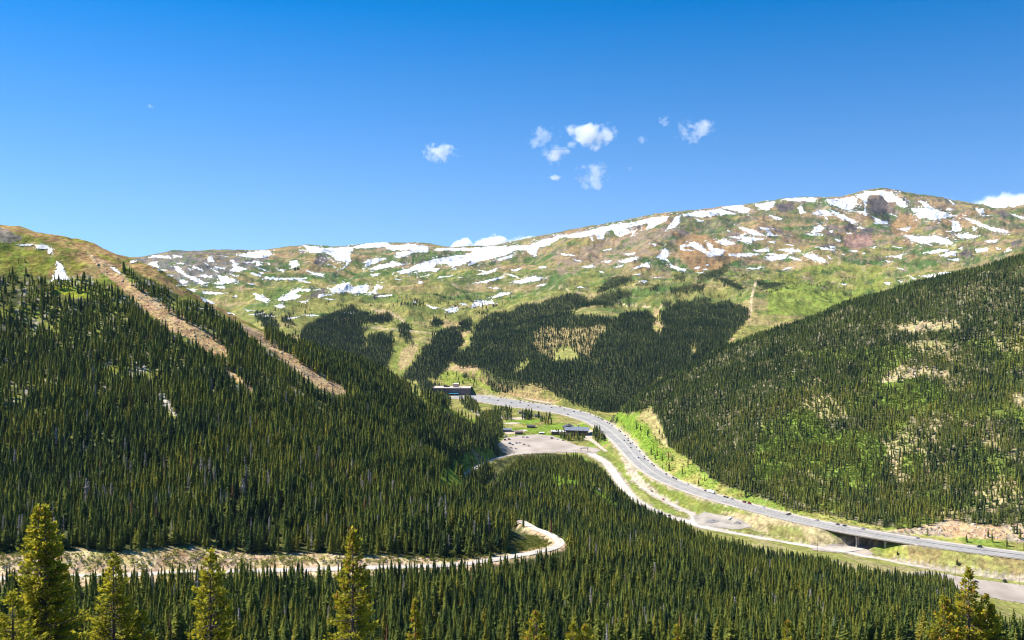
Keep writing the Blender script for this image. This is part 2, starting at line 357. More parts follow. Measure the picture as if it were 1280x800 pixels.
SNOW = [
 R1((95,185),(165,183),(165,190),(100,192)), R1((175,185),(235,192),(265,212),(248,235),(238,212),(180,205)),
 R1((285,268),(312,285),(325,330),(355,365),(265,358),(285,300)), R1((545,295),(575,300),(605,333),(590,328)),
 R1((650,267),(688,264),(685,273),(655,281)), R1((740,247),(770,239),(855,238),(855,250),(800,250)), R1((870,236),(910,240),(910,247),(872,245)),
 R1((740,280),(755,270),(785,275),(790,300),(765,295)), R1((870,290),(890,292),(935,335),(985,350),(1020,372),(985,372),(930,345),(885,315)),
 R1((895,355),(935,365),(935,380),(898,380)), R1((830,335),(860,342),(860,348)), R1((930,402),(975,408),(970,420),(945,415)),
 R1((1005,448),(1065,470),(1070,480),(1020,470)), R1((1010,415),(1090,425),(1090,435),(1015,428)), R1((1040,245),(1060,240),(1075,275),(1040,272)),
 R1((960,290),(1015,310),(1015,318),(965,300)), R1((1055,305),(1098,320),(1095,328)), R1((1075,295),(1120,298),(1118,308),(1080,305)),
 R1((1150,258),(1165,258),(1190,290),(1235,305),(1195,320),(1145,312),(1170,300)), R1((1090,340),(1140,340),(1150,362),(1198,368),(1150,375),(1100,368)),
 R1((1085,390),(1125,393),(1120,402),(1085,400)), R1((1245,322),(1280,325),(1280,340)), R1((1010,270),(1050,285),(1045,290)), R1((1215,268),(1240,272),(1238,280)),
 R1((1225,378),(1270,380),(1265,386)), R1((1262,430),(1290,430),(1285,445)), R1((1212,500),(1250,518),(1245,522)),
 R2((-90,235),(0,216),(60,215),(82,230),(45,250),(0,252),(-60,242)), R2((165,270),(205,262),(213,285),(180,302)),
 R2((235,187),(330,200),(420,200),(480,195),(550,178),(640,172),(700,190),(760,180),(862,192),(860,222),(790,222),(780,210),(700,212),(680,215),(640,195),(560,200),(490,203),(470,240),(478,265),(432,312),(450,270),(400,262),(380,240),(340,222),(270,228)),
 R2((700,225),(760,215),(795,222),(735,245),(705,240)), R2((550,265),(600,250),(655,252),(600,275),(545,295)), R2((555,310),(620,285),(665,280),(680,265),(705,275),(760,280),(700,290),(600,310)),
 R2((570,332),(615,328),(610,340),(580,340)),
 R2((700,322),(790,295),(830,272),(960,245),(1040,235),(1090,215),(970,215),(880,212),(940,200),(1060,200),(1230,190),(1285,195),(1285,225),(1180,255),(1120,265),(1060,290),(1080,265),(1010,290),(975,297),(975,285),(930,279),(890,286),(888,300),(920,306),(900,318),(800,315),(740,330)),
 R2((800,375),(830,370),(830,380)), R2((1105,335),(1150,318),(1210,302),(1195,318),(1140,335)), R2((1080,378),(1140,365),(1210,345),(1240,340),(1220,355),(1150,375)),
 R2((1170,445),(1230,425),(1272,422),(1255,435),(1190,447)), R2((1075,480),(1110,465),(1190,465),(1190,480),(1110,490),(1085,496)), R2((945,505),(1005,498),(1005,520),(965,522)),
 R2((850,485),(912,500),(890,507)), R2((1015,482),(1050,475),(1050,490)), R2((780,470),(805,465),(795,478)), R2((590,445),(680,430),(670,440),(600,448)),
 R2((570,435),(590,400),(600,380),(635,395),(600,415),(555,435)), R2((365,405),(400,395),(410,380),(465,372),(480,400),(540,382),(565,395),(550,425),(490,425),(450,420),(385,425)),
 R2((310,440),(340,430),(345,440),(315,450)), R2((350,435),(395,428),(375,442)), R2((108,462),(150,435),(180,415),(200,408),(278,405),(260,418),(215,414),(198,430),(225,440),(200,455),(150,465)),
 R2((205,472),(260,462),(250,475)), R2((0,430),(30,438),(72,460),(50,475),(0,455)), R2((95,490),(125,480),(143,495),(110,502)), R2((40,345),(130,350),(255,348),(255,357),(70,360)),
 R2((250,310),(290,325),(350,330),(330,340),(280,335)), R2((105,305),(140,310),(135,325)), R2((0,270),(35,285),(0,292)), R2((50,275),(75,275),(70,285)), R2((0,330),(25,335),(20,345),(0,342)),
 R2((1280,235),(1240,247),(1200,262),(1215,266),(1280,250)),
 R3((-5,352),(80,345),(190,312),(260,295),(340,285),(420,262),(500,245),(600,232),(700,210),(785,200),(775,220),(700,260),(670,270),(680,235),(620,250),(570,262),(595,280),(540,308),(520,295),(500,265),(470,280),(460,315),(430,315),(420,295),(330,310),(245,305),(180,350),(130,360),(125,405),(80,385),(60,365),(-5,377)),
 R3((390,298),(412,320),(400,322)), R3((600,275),(620,275),(600,295)), R3((762,278),(800,230),(820,200),(840,205),(830,250),(790,265)), R3((855,190),(940,175),(1040,165),(1120,188),(1040,195),(940,205),(860,200)),
 R3((1045,160),(1100,145),(1140,145),(1195,170),(1170,188),(1120,175)), R3((1210,140),(1284,135),(1284,172),(1240,165)), R3((912,215),(960,222),(950,230)), R3((1125,250),(1200,270),(1275,300),(1200,295),(1140,262)),
 R3((1140,295),(1270,318),(1200,322),(1195,338),(1150,325)), R3((1235,255),(1284,262),(1284,285)), R3((1018,325),(1070,315),(1118,340),(1060,350)),
 R3((885,335),(910,328),(950,352),(985,378),(960,385),(930,370),(890,350)), R3((970,335),(998,340),(1005,360),(1070,372),(1050,398),(1000,402),(960,385),(990,375)),
 R3((1080,390),(1200,385),(1240,393),(1180,403),(1090,402)), R3((1205,372),(1284,360),(1284,378),(1220,380)), R3((840,348),(865,340),(865,355),(845,362)),
 R3((720,410),(745,385),(765,360),(785,390),(770,410),(790,430),(750,418)), R3((785,440),(830,455),(872,470),(860,480),(800,462)), R3((605,462),(660,440),(680,428),(690,462),(650,455),(610,470)),
 R3((540,425),(600,408),(635,410),(590,430),(545,435)), R3((510,455),(560,445),(540,460)), R3((450,430),(495,422),(485,437)), R3((565,390),(615,380),(610,392),(575,397)), R3((455,372),(500,362),(480,375)),
 R3((345,455),(400,445),(418,455),(380,462)), R3((130,460),(170,448),(172,465)), R3((0,470),(40,460),(45,470),(5,480)), R3((5,530),(70,510),(110,502),(155,508),(140,522),(80,533),(20,540)),
 R3((280,395),(292,385),(295,398)), R3((690,505),(740,505),(735,513)), R3((630,525),(675,525),(665,537)), R3((600,495),(645,490),(640,500)), R3((680,335),(720,345),(715,350)),
 R3((1160,465),(1260,455),(1230,468)), R3((950,468),(975,465),(970,475)), R3((1265,408),(1284,405),(1284,425)),
 R4((-4,130),(35,125),(25,155),(-4,165)), R4((70,118),(140,110),(245,108),(240,128),(100,125)), R4((280,120),(350,115),(430,100),(450,130),(430,160),(410,175),(370,165),(310,140)),
 R4((440,105),(490,78),(560,73),(620,80),(640,105),(690,130),(690,158),(660,155),(640,130),(600,130),(560,95),(500,100),(490,150),(495,200),(480,200),(485,150),(470,120)),
 R4((515,195),(545,215),(600,235),(600,243),(530,240),(540,225)), R4((752,125),(790,130),(830,165),(870,180),(948,200),(900,208),(830,220),(780,212),(750,215),(740,190),(715,165),(750,160),(790,165)),
 R4((650,268),(710,250),(715,260),(690,278)), R4((672,292),(730,300),(790,305),(830,300),(900,315),(930,340),(880,345),(830,330),(780,342),(720,325)), R4((975,210),(1010,212),(1100,250),(1205,278),(1190,287),(1130,275),(1080,260),(1030,240)),
 R4((918,225),(940,225),(972,262),(960,278),(885,278),(925,268)), R4((1018,252),(1045,262),(1035,272)), R4((925,292),(1000,290),(1055,302),(1000,315),(960,310)), R4((1080,325),(1150,320),(1140,330),(1100,335)),
 R4((1040,165),(1080,162),(1085,185),(1060,190)), R4((1210,187),(1290,207),(1290,222),(1230,202)), R4((895,115),(930,137),(925,147)), R4((890,162),(940,168),(900,170)),
 R4((225,185),(270,168),(310,180),(320,195),(260,192),(235,198)), R4((305,165),(360,190),(450,232),(430,236),(350,210)), R4((275,195),(300,215),(290,218)), R4((150,160),(165,145),(188,185),(160,190)),
 R4((12,195),(70,215),(60,222),(20,212)), R4((225,285),(230,255),(260,245),(290,260),(240,285)), R4((180,292),(245,290),(245,300)), R4((-4,262),(25,295),(75,297),(-4,302)), R4((330,312),(365,320),(355,332)),
 R4((50,370),(120,362),(165,378),(110,385)), R4((-4,405),(60,395),(105,390),(90,412),(30,425),(-4,422)), R4((180,398),(230,390),(285,420),(280,435),(220,420)), R4((290,400),(320,410),(310,416)),
 R4((230,355),(340,365),(330,375)), R4((398,375),(445,375),(430,382)), R4((515,360),(540,350),(530,362)), R4((578,402),(640,398),(678,390),(660,410)), R4((360,540),(398,538),(385,547)), R4((582,535),(615,533),(605,545)),
 R4((650,522),(675,530),(665,535)), R4((770,500),(830,495),(850,505),(820,515)), R4((700,500),(745,515),(735,522)), R4((770,385),(850,370),(905,365),(890,380),(830,388)), R4((862,395),(900,380),(945,375),(935,398),(880,405)),
 R4((890,418),(950,415),(955,428)), R4((1030,365),(1100,360),(1090,375),(1050,382)), R4((1130,358),(1170,362),(1150,370)), R4((1180,385),(1200,360),(1225,370)), R4((945,362),(975,355),(970,368)), R4((-4,328),(40,326),(30,335)),
]

# many slivers of old snow left in hollows between the larger fields
_rs = np.random.default_rng(901)
for (xa, xb, ya, yb, n_) in ((190, 330, 318, 352, 16), (225, 480, 350, 398, 22), (470, 760, 312, 372, 16), (850, 1010, 285, 345, 18), (1000, 1250, 255, 345, 22)):
    for _ in range(n_):
        cx, cy, w_, h_, sl = _rs.uniform(xa, xb), _rs.uniform(ya, yb), _rs.uniform(2.5, 11), _rs.uniform(.5, 1.5), _rs.uniform(-.22, .32)
        SNOW.append([(cx - w_, cy - sl * w_), (cx - w_ * .3, cy - h_ - sl * w_ * .3), (cx + w_ * .4, cy - h_ * .6 + sl * w_ * .4), (cx + w_, cy + sl * w_), (cx + w_ * .2, cy + h_ * .7 + sl * w_ * .2), (cx - w_ * .5, cy + h_ * .5 - sl * w_ * .5)])
# ---- left mountain
L_TOP = [(-160,180),(-160,344),(0,344),(20,340),(55,346),(95,346),(105,343),(120,350),(140,358),(162,369),(181,387),(199,403),(228,414),(258,428),(284,445),(287,440),(272,424),(250,410),(230,398),(205,383),(185,370),(170,358),(155,350),(150,340),(152,328),(160,334),(175,343),(195,353),(215,364),(240,376),(262,384),(285,398),(300,405),(320,415),(330,421),(330,300),(330,180)]
L_STRIP1 = [(108,316),(135,328),(160,350),(187,366),(208,382),(232,397),(252,409),(274,423),(288,440),(284,447),(262,440),(235,424),(212,412),(195,400),(172,380),(150,358),(128,342)]
L_STRIP1B = [(266,440),(276,450),(292,462),(306,472),(323,485),(316,489),(298,478),(280,462)]
L_STRIP2 = [(300,402),(318,411),(335,420),(360,437),(383,454),(403,466),(420,475),(434,486),(430,494),(405,488),(385,475),(365,459),(345,443),(318,426),(300,412)]
L_CLEAR = [(62,358),(95,358),(110,366),(108,374),(90,372),(70,368)]
L_ROCKS = [[(163,448),(180,452),(186,462),(172,464)], [(193,490),(206,492),(226,512),(222,520),(200,506)], [(0,440),(12,442),(8,452),(0,450)], [(125,483),(133,482),(134,494),(128,494)], [(108,495),(116,496),(116,508),(110,506)]]
L_BANK = [(-120,694),(0,693),(40,691),(80,688),(140,690),(220,684),(260,686),(320,692),(400,691),(460,694),(530,697),(560,699),(600,696),(640,690),(664,685),(690,676),(704,676),(706,688),(640,704),(560,716),(420,720),(300,722),(100,732),(-120,738)]
L_TOE = [(548,596),(556,586),(566,574),(585,560),(600,555),(614,556),(616,572),(600,582),(586,592),(578,606),(562,612),(548,608)]
L_EDGE = [(612,541),(700,541),(700,605),(628,600),(612,580)]
L_MEADOW = [(515,482),(545,493),(572,501),(590,511),(600,517),(604,530),(590,529),(570,519),(550,510),(516,494)]
# ---- back range forests (include) and the openings inside them
B_WOODS = [
 [(372,418),(380,408),(392,400),(412,392),(428,386),(440,382),(452,388),(463,392),(464,399),(453,402),(455,420),(470,416),(488,414),(491,432),(484,458),(478,470),(450,462),(400,445)],
 [(524,446),(533,432),(547,415),(567,407),(577,412),(577,425),(566,445),(560,458),(548,470),(520,476),(500,474),(510,462)],
 [(575,399),(588,397),(589,412),(576,414)], [(540,399),(553,399),(553,407),(540,407)], [(499,405),(508,402),(513,417),(500,422)], [(508,418),(515,418),(517,430),(509,426)],
 [(585,440),(589,422),(600,400),(610,392),(625,390),(640,388),(655,380),(672,380),(690,372),(705,367),(722,367),(740,375),(750,367),(775,362),(790,365),(790,371),(770,375),(760,382),(732,382),(713,387),(715,393),(740,394),(765,397),(787,390),(812,388),(818,400),(815,410),(826,418),(829,408),(824,388),(840,383),(847,374),(865,376),(871,371),(884,372),(890,380),(910,376),(936,386),(934,398),(917,418),(899,438),(885,440),(905,450),(905,480),(830,520),(772,516),(757,514),(740,509),(722,504),(700,498),(685,484),(665,483),(640,489),(620,489),(610,478),(600,462),(592,450)],
 [(560,446),(575,436),(600,440),(612,470),(600,456),(575,458)],
 [(320,424),(345,432),(372,446),(360,440)], [(745,366),(752,356),(770,345),(788,344),(792,350),(775,356),(765,362)], [(842,343),(856,342),(858,350),(845,349)], [(872,345),(890,338),(908,330),(915,334),(905,342),(890,348),(872,350)],
 [(896,347),(905,346),(928,358),(928,364),(912,358)], [(838,362),(856,358),(880,355),(882,361),(858,366),(838,366)], [(812,358),(822,357),(822,363),(812,363)], [(825,378),(838,377),(838,382),(826,382)],
 [(320,390),(332,392),(345,400),(352,408),(340,412),(326,406)], [(350,398),(362,395),(366,402),(356,404)], [(440,398),(462,394),(490,390),(492,400),(470,404),(445,404)], [(945,350),(960,354),(978,352),(980,357),(955,360),(945,356)],
 [(525,470),(540,478),(556,486),(562,494),(562,502),(545,496),(520,482)],
]
B_SPARSE = [([(668,415),(680,406),(700,410),(742,408),(756,405),(760,412),(748,420),(742,432),(738,448),(724,442),(712,450),(700,440),(690,452),(680,442),(668,432)], 0.5), ([(690,436),(706,430),(722,438),(722,450),(695,450)], 0.04), ([(640,462),(656,446),(664,450),(652,462),(642,466)], 0.15),
            ([(862,430),(870,430),(872,440),(866,442)], 0.0), ([(776,512),(790,498),(800,490),(818,476),(826,468),(830,472),(815,484),(800,498),(785,512)], 0.12), ([(455,403),(459,403),(459,436),(455,436)], 0.1),
            ([(640,486),(652,484),(672,478),(690,488),(672,486),(650,490)], 0.15)]
B_RUNS = [[(815,386),(824,386),(829,408),(826,418),(816,408)], [(934,386),(946,390),(944,398),(930,410),(912,430),(898,440),(885,441),(900,434),(918,416)], [(862,430),(870,430),(872,440),(866,442)], [(577,412),(590,412),(585,425),(575,440),(566,455),(564,448),(572,432)]]
B_TAN = [B_SPARSE[0][0], [(500,436),(515,424),(524,428),(518,445),(508,462),(498,462)], [(460,386),(480,386),(500,394),(506,402),(490,396),(470,392)], [(555,464),(570,454),(600,452),(608,462),(590,466),(570,466)], [(555,400),(575,402),(570,412),(552,408)]]
# ---- near hill and valley woods
H_WOODS = [[(-140,726),(0,722),(100,723),(300,717),(420,715),(560,711),(640,702),(676,695),(710,691),(714,676),(694,660),(670,652),(640,650),(610,640),(588,634),(598,620),(612,606),(625,594),(641,581),(658,572),(690,572),(722,571),(743,580),(756,592),(768,606),(785,624),(810,638),(840,652),(880,669),(940,687),(1000,698),(1050,709),(1080,717),(1105,722),(1140,724),(1165,720),(1192,730),(1200,756),(1188,777),(1240,786),(1400,784),(1400,1200),(-140,1200)]]
H_OPEN = [([(688,586),(705,590),(722,592),(724,606),(700,608),(686,600)], 0.12), ([(738,604),(756,604),(768,622),(790,640),(800,648),(770,638),(745,622)], 0.25), ([(600,586),(622,582),(632,592),(612,596)], 0.1), ([(690,608),(700,612),(705,640),(695,640)], 0.5)]
V_WOODS = [([(520,470),(540,476),(556,484),(563,494),(564,504),(548,504),(528,492)], 1), ([(573,498),(585,494),(596,502),(601,514),(595,514),(580,507)], 1), ([(594,520),(612,513),(620,508),(627,522),(629,544),(612,546),(598,542)], 1), ([(600,545),(618,545),(618,560),(600,560)], .8), ([(614,510),(640,508),(640,522),(622,522)], .45), ([(652,514),(666,513),(666,520),(652,520)], .8),
           ([(672,518),(688,516),(690,527),(675,526)], .45), ([(700,541),(730,540),(732,548),(712,549),(700,546)], .4), ([(742,533),(752,530),(758,546),(748,549),(741,543)], .8), ([(690,538),(699,538),(699,542),(690,542)], .5)]
# ---- right spur
R_FOOT = [(770,512),(785,518),(800,512),(813,507),(819,519),(828,531),(832,543),(834,557),(846,565),(860,573),(882,592),(905,607),(927,614),(972,630),(985,636),(1035,643),(1065,651),(1100,658),(1135,661),(1160,656),(1185,649),(1210,654),(1240,657),(1260,656),(1290,650),(1420,650)]
R_OPEN = [([(1120,404),(1140,402),(1150,400),(1170,401),(1195,400),(1202,408),(1180,411),(1150,414),(1122,411)], .1), ([(1096,482),(1106,470),(1125,456),(1150,457),(1187,465),(1182,469),(1150,468),(1132,478),(1112,480)], .2), ([(1130,430),(1160,424),(1185,430),(1180,442),(1140,440)], .45), ([(1240,425),(1275,420),(1280,440),(1250,440)], .5), ([(1265,492),(1282,488),(1282,510),(1270,508)], .3),
          ([(1100,550),(1140,540),(1160,570),(1120,590)], .55), ([(1110,575),(1140,570),(1130,600),(1112,590)], .5), ([(1225,545),(1250,540),(1255,560),(1235,560)], .55), ([(990,480),(1020,470),(1040,478),(1010,490)], .6), ([(1000,500),(1040,490),(1060,520),(1010,525)], .6), ([(1210,610),(1260,590),(1280,620),(1240,640)], .5), ([(1000,590),(1060,575),(1080,600),(1040,610)], .5)]
R_GREEN = [[(1095,480),(1140,473),(1180,480),(1185,500),(1150,508),(1095,506)], [(975,530),(1010,512),(1040,540),(1080,535),(1110,560),(1100,600),(1050,612),(985,570)], [(1050,565),(1080,562),(1078,590),(1050,600)], [(945,555),(985,540),(975,600),(940,600)], [(1130,570),(1160,566),(1150,592),(1130,590)]]

GRASS = (0.190, 0.195, 0.055); LUSH = (0.165, 0.245, 0.035); DGRASS = (0.085, 0.125, 0.040); TAN = (0.34, 0.245, 0.12); BROWN = (0.25, 0.155, 0.085); ORANGE = (0.43, 0.28, 0.145)
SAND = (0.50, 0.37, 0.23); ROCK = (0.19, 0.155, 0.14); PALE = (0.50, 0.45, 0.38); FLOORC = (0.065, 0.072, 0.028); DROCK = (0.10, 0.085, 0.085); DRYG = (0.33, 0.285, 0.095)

def paint():
    n = lambda sc, sd, o=4: fbm(GX, GY, sc, o, sd)
    C = np.zeros(GX.shape + (3,))
    def put(mask, col):
        C[:] = C * (1 - mask[..., None]) + np.array(col) * mask[..., None]
    jit = (n(14, 71, 3) - .5) * 5.0
    jx, jy = GPX + jit + (n(60, 73, 3) - .5) * 6, GPY + (n(14, 75, 3) - .5) * 4.0
    nmid, nfin, nbig = n(28, 41), n(8, 43, 3), n(120, 45)
    # 0 valley floor
    put(GL == 0, GRASS)
    put((GL == 0) * sstep(.5, .62, nmid) * .7, DRYG)
    put((GL == 0) * (GY > 1350) * (GY < 1800) * sstep(.42, .5, n(40, 47)) * .9, LUSH)
    put((GL == 0) * sstep(.58, .66, n(18, 49)) * .45, TAN)
    # 1 near hill
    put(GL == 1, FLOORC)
    put((GL == 1) * sstep(.52, .64, nmid) * .6, (0.13, 0.12, 0.05))
    for poly, _d in H_OPEN:
        put((GL == 1) * inpoly(jx, jy, poly), LUSH)
    put((GL < 2) * inpoly(jx, jy, [(1085,700),(1150,718),(1200,742),(1290,745),(1290,790),(1195,775),(1188,762),(1140,738),(1100,732)]) * (GY > 700), LUSH)
    # 2 left mountain
    left = GL == 2
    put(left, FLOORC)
    put(left * sstep(.46, .58, nmid) * .85, (0.17, 0.165, 0.055))
    put(left * sstep(.52, .60, n(22, 151)) * .8 * sstep(-150, -90, GZ), (0.22, 0.235, 0.05))
    put(left * sstep(.62, .68, nfin) * .7 * sstep(-150, -100, GZ), (0.33, 0.29, 0.24))
    top = left & inpoly(jx, jy, L_TOP)
    put(top, (0.235, 0.215, 0.05))
    put(top * sstep(.44, .56, nmid), (0.33, 0.225, 0.095))
    put(top * sstep(.52, .60, n(45, 51)) * .85, (0.155, 0.185, 0.035))
    put(top * sstep(.6, .66, nfin) * .5, BROWN)
    put((left & inpoly(jx, jy, [(-160,240),(0,284),(22,293),(28,300),(10,304),(-160,300)])) * .85, (0.20, 0.17, 0.145))
    put((left & inpoly(jx, jy, [(-20,316),(40,312),(70,325),(60,344),(-20,344)])) * sstep(.4, .55, nmid) * .8, (0.24, 0.25, 0.045))
    s1 = left & inany(jx, jy, [L_STRIP1, L_STRIP1B, L_STRIP2])
    put(s1, (0.46, 0.31, 0.15)); put(s1 * sstep(.55, .65, nfin) * .5, (0.30, 0.20, 0.12)); put(s1 * sstep(.55, .62, nmid) * .5, SAND)
    put((left & inpoly(jx, jy, L_CLEAR)), (0.26, 0.28, 0.04))
    rk = left & inany(jx, jy, L_ROCKS)
    put(rk, (0.45, 0.40, 0.33))
    bank = inpoly(jx, jy, L_BANK) & (GY < 760)
    put(bank, SAND); put(bank * sstep(.55, .66, nfin) * .8, (0.32, 0.26, 0.10)); put(bank * sstep(.6, .68, nmid) * .6, ORANGE)
    put((left & inany(jx, jy, [L_TOE, L_MEADOW])), (0.22, 0.26, 0.04))
    put((left & inpoly(jx, jy, [(584,560),(590,560),(604,574),(600,578)])), TAN)
    # 3 right spur
    right = GL == 3
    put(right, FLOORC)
    put(right * sstep(.50, .62, nmid) * .75, (0.15, 0.135, 0.06))
    put(right * sstep(.64, .70, nfin) * .6, (0.36, 0.30, 0.20))
    lower = right & inpoly(jx, jy, [(990,440),(1290,420),(1290,660),(1100,660),(980,620),(940,560)])
    put(lower * sstep(.56, .66, n(34, 53)) * .65, (0.34, 0.27, 0.15))
    put(lower * sstep(.50, .58, n(60, 407, 3)) * .8, (0.17, 0.215, 0.04))
    for poly, d in R_OPEN:
        o = right & inpoly(jx, jy, poly)
        put(o * (.9 if d < .4 else .7), (0.46, 0.36, 0.20)); put(o * sstep(.5, .6, nfin) * .6, (0.28, 0.27, 0.09))
    put((right & inany(jx, jy, R_GREEN)) * .9, (0.17, 0.235, 0.04))
    foot = (right | (GL == 0)) & inpoly(jx, jy, R_FOOT + [(1420, 900), (770, 900)]) & (GY > 940)
    fr = foot & right
    put(fr, (0.20, 0.25, 0.05)); put(fr * sstep(.48, .6, nmid) * .7, DRYG)
    put((fr & (GPX > 800) & (GPX < 836) & inpoly(jx, jy, [(800,518),(815,507),(822,520),(832,543),(834,560),(822,548),(808,528)])), (0.37, 0.31, 0.13))
    put((fr & inpoly(jx, jy, [(760,512),(790,520),(806,532),(822,556),(835,575),(820,575),(800,552),(780,532),(758,520)])), LUSH)
    tanb = fr & inpoly(jx, jy, [(1090,668),(1130,660),(1160,654),(1190,648),(1290,650),(1290,678),(1200,672),(1140,668)])
    put(tanb, (0.46, 0.33, 0.19)); put(tanb * sstep(.55, .62, nfin) * .8, ORANGE); put(tanb * sstep(.56, .64, nmid) * .6, (0.30, 0.27, 0.22))
    # 4 back range: meadows below, tundra and rock above
    b = GL == 4
    zz = GZ + (nbig - .5) * 160 + (n(300, 55) - .5) * 120
    put(b, GRASS)
    put(b * sstep(.50, .60, n(55, 57)) * .55, DRYG)
    put(b * sstep(-120, -10, zz) * sstep(.44, .56, n(130, 59)), DGRASS)
    put(b * sstep(-40, 70, zz) * sstep(.47, .56, n(90, 61)) * .9, (0.29, 0.205, 0.10))
    put(b * sstep(60, 190, zz) * sstep(.38, .54, n(160, 63)) * .95, (0.275, 0.175, 0.09))
    put(b * sstep(60, 190, zz) * sstep(.50, .62, n(70, 65)) * .85, ROCK)
    put(b * sstep(60, 200, zz) * sstep(.52, .62, n(220, 67)) * .8, (0.115, 0.14, 0.05))
    put(b * sstep(.60, .68, n(26, 69)) * sstep(-60, 80, zz) * .7, (0.13, 0.11, 0.085))
    vx, vy = GX * .30, GY * 1.0                       # patches drawn out along the contour
    m1_, m2_, m3_ = fbm(vx, vy, 46, 4, 141), fbm(vx, vy, 70, 4, 143), fbm(GX, GY, 15, 3, 145)
    up = sstep(-190, -60, zz)
    put(b * up * sstep(.51, .59, m1_) * .8, (0.075, 0.135, 0.035))
    put(b * sstep(-100, 40, zz) * sstep(.54, .64, m2_) * .65, (0.34, 0.23, 0.115))
    put(b * (1 - sstep(-60, 40, zz)) * sstep(.60, .68, m2_) * .6, (0.36, 0.27, 0.13))
    put(b * sstep(-60, 60, zz) * sstep(.58, .66, m1_ * .5 + m3_ * .5) * .7, (0.115, 0.095, 0.085))
    put(b * sstep(-150, -30, zz) * sstep(.62, .70, m3_) * .5, (0.38, 0.29, 0.18))
    put((b & inpoly(jx, jy, [(160,325),(200,316),(240,312),(300,318),(340,312),(330,330),(280,345),(250,355),(215,352),(190,340)])) * sstep(.35, .5, nmid) * .75, (0.17, 0.15, 0.145))
    put((b & inpoly(jx, jy, [(845,300),(870,293),(900,300),(930,305),(925,325),(890,338),(870,340),(850,325)])) * .75, (0.34, 0.205, 0.10))
    put((b & inpoly(jx, jy, [(700,345),(690,320),(740,305),(800,290),(840,285),(835,295),(810,320),(780,330)])) * sstep(.38, .55, nmid) * .7, (0.25, 0.185, 0.14))
    put((b & inany(jx, jy, [R4((370,260),(400,235),(445,245),(455,280),(420,285)), R4((455,290),(480,255),(525,260),(525,300),(470,308)), R4((290,300),(300,270),(370,290),(370,310)), R4((505,110),(560,100),(600,130),(590,180),(550,195),(510,170)), R4((1140,180),(1175,170),(1225,205),(1170,205)), R4((850,105),(900,115),(930,140),(880,125)), R4((30,140),(120,130),(130,170),(60,180)), R4((250,345),(340,340),(330,360),(260,358)), R4((960,385),(990,365),(1030,390),(1020,405),(965,400)), R4((1215,325),(1270,320),(1260,350),(1220,355)),
              R2((240,455),(275,425),(340,400),(360,420),(300,445)), R2((285,275),(310,240),(350,240),(365,270),(320,290)), R2((580,440),(640,430),(660,440),(600,455))])) * .85, DROCK)
    put((b & inpoly(jx, jy, R4((370,320),(400,290),(520,300),(530,340),(440,370),(380,345)))) * .9, (0.28, 0.175, 0.14))
    put((b & inpoly(jx, jy, R4((610,265),(660,180),(740,200),(760,230),(730,280),(640,300)))) * .75, (0.36, 0.22, 0.11))
    put((b & inpoly(jx, jy, R4((0,520),(60,480),(300,440),(560,450),(600,560),(420,640),(200,700),(0,690)))) * sstep(.38, .5, nmid) * .7, (0.20, 0.225, 0.045))
    put((b & inpoly(jx, jy, R4((0,560),(200,540),(400,600),(420,640),(200,700),(0,690)))) * .75, (0.20, 0.25, 0.05))
    put((b & inany(jx, jy, B_TAN)) * .9, (0.40, 0.29, 0.14))
    runs = b & inany(jx, jy, B_RUNS)
    put(runs, (0.30, 0.28, 0.08)); put(runs * sstep(.45, .55, nmid), (0.42, 0.31, 0.15))
    put((b & inpoly(jx, jy, [(545,470),(560,462),(600,462),(618,470),(625,485),(620,492),(590,478),(560,482)])), (0.22, 0.25, 0.05))
    put((b & inpoly(jx, jy, [(548,462),(575,455),(606,452),(608,462),(580,466)])) * .8, (0.40, 0.28, 0.15))
    put((b & inpoly(jx, jy, [(488,432),(524,425),(522,446),(505,470),(488,466)])) * .8, (0.24, 0.26, 0.06))
    put((b & inpoly(jx, jy, [(500,440),(514,428),(524,430),(516,452),(506,462),(498,460)])) * .8, (0.40, 0.29, 0.15))
    woods = b & inany(jx, jy, B_WOODS)
    for poly, d in B_SPARSE:
        woods &= ~inpoly(jx, jy, poly)
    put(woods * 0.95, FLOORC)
    for poly, d in B_SPARSE[:3]:
        o = b & inpoly(jx, jy, poly)
        put(o * .9, (0.27, 0.215, 0.095) if d > .2 else (0.26, 0.26, 0.08))
    # tracks across the ski meadows
    for line, w in (([(455,409),(480,411),(500,412),(530,416),(545,417)], 1.3), ([(470,388),(485,390),(500,398),(504,403)], 1.6), ([(700,360),(720,366),(732,367)], 1.0), ([(765,378),(785,382),(815,384),(838,382)], 1.0), ([(945,352),(940,370),(938,392)], 1.6), ([(565,355),(572,360),(590,362)], .8)):
        dmin = np.full(GX.shape, 99.0); mk = b & (GPX > min(p[0] for p in line) - 4) & (GPX < max(p[0] for p in line) + 4)
        ii = np.nonzero(mk)
        pxs, pys = GPX[ii], GPY[ii]; best = np.full(len(pxs), 99.0)
        for (xa, ya), (xb, yb) in zip(line[:-1], line[1:]):
            t = np.clip(((pxs - xa) * (xb - xa) + (pys - ya) * (yb - ya)) / ((xb - xa) ** 2 + (yb - ya) ** 2), 0, 1)
            best = np.minimum(best, np.hypot(pxs - xa - t * (xb - xa), (pys - ya - t * (yb - ya)) * 1.6))
        dmin[ii] = best
        put(1 - sstep(w * .6, w * 1.3, dmin), (0.46, 0.36, 0.22))
    verge = (GL == 1) & (GY > 560) & (GPX > 770) & ~inany(GPX, GPY - 5, H_WOODS)
    put(verge, (0.25, 0.245, 0.075)); put(verge * sstep(.5, .6, nmid) * .7, (0.36, 0.30, 0.15))
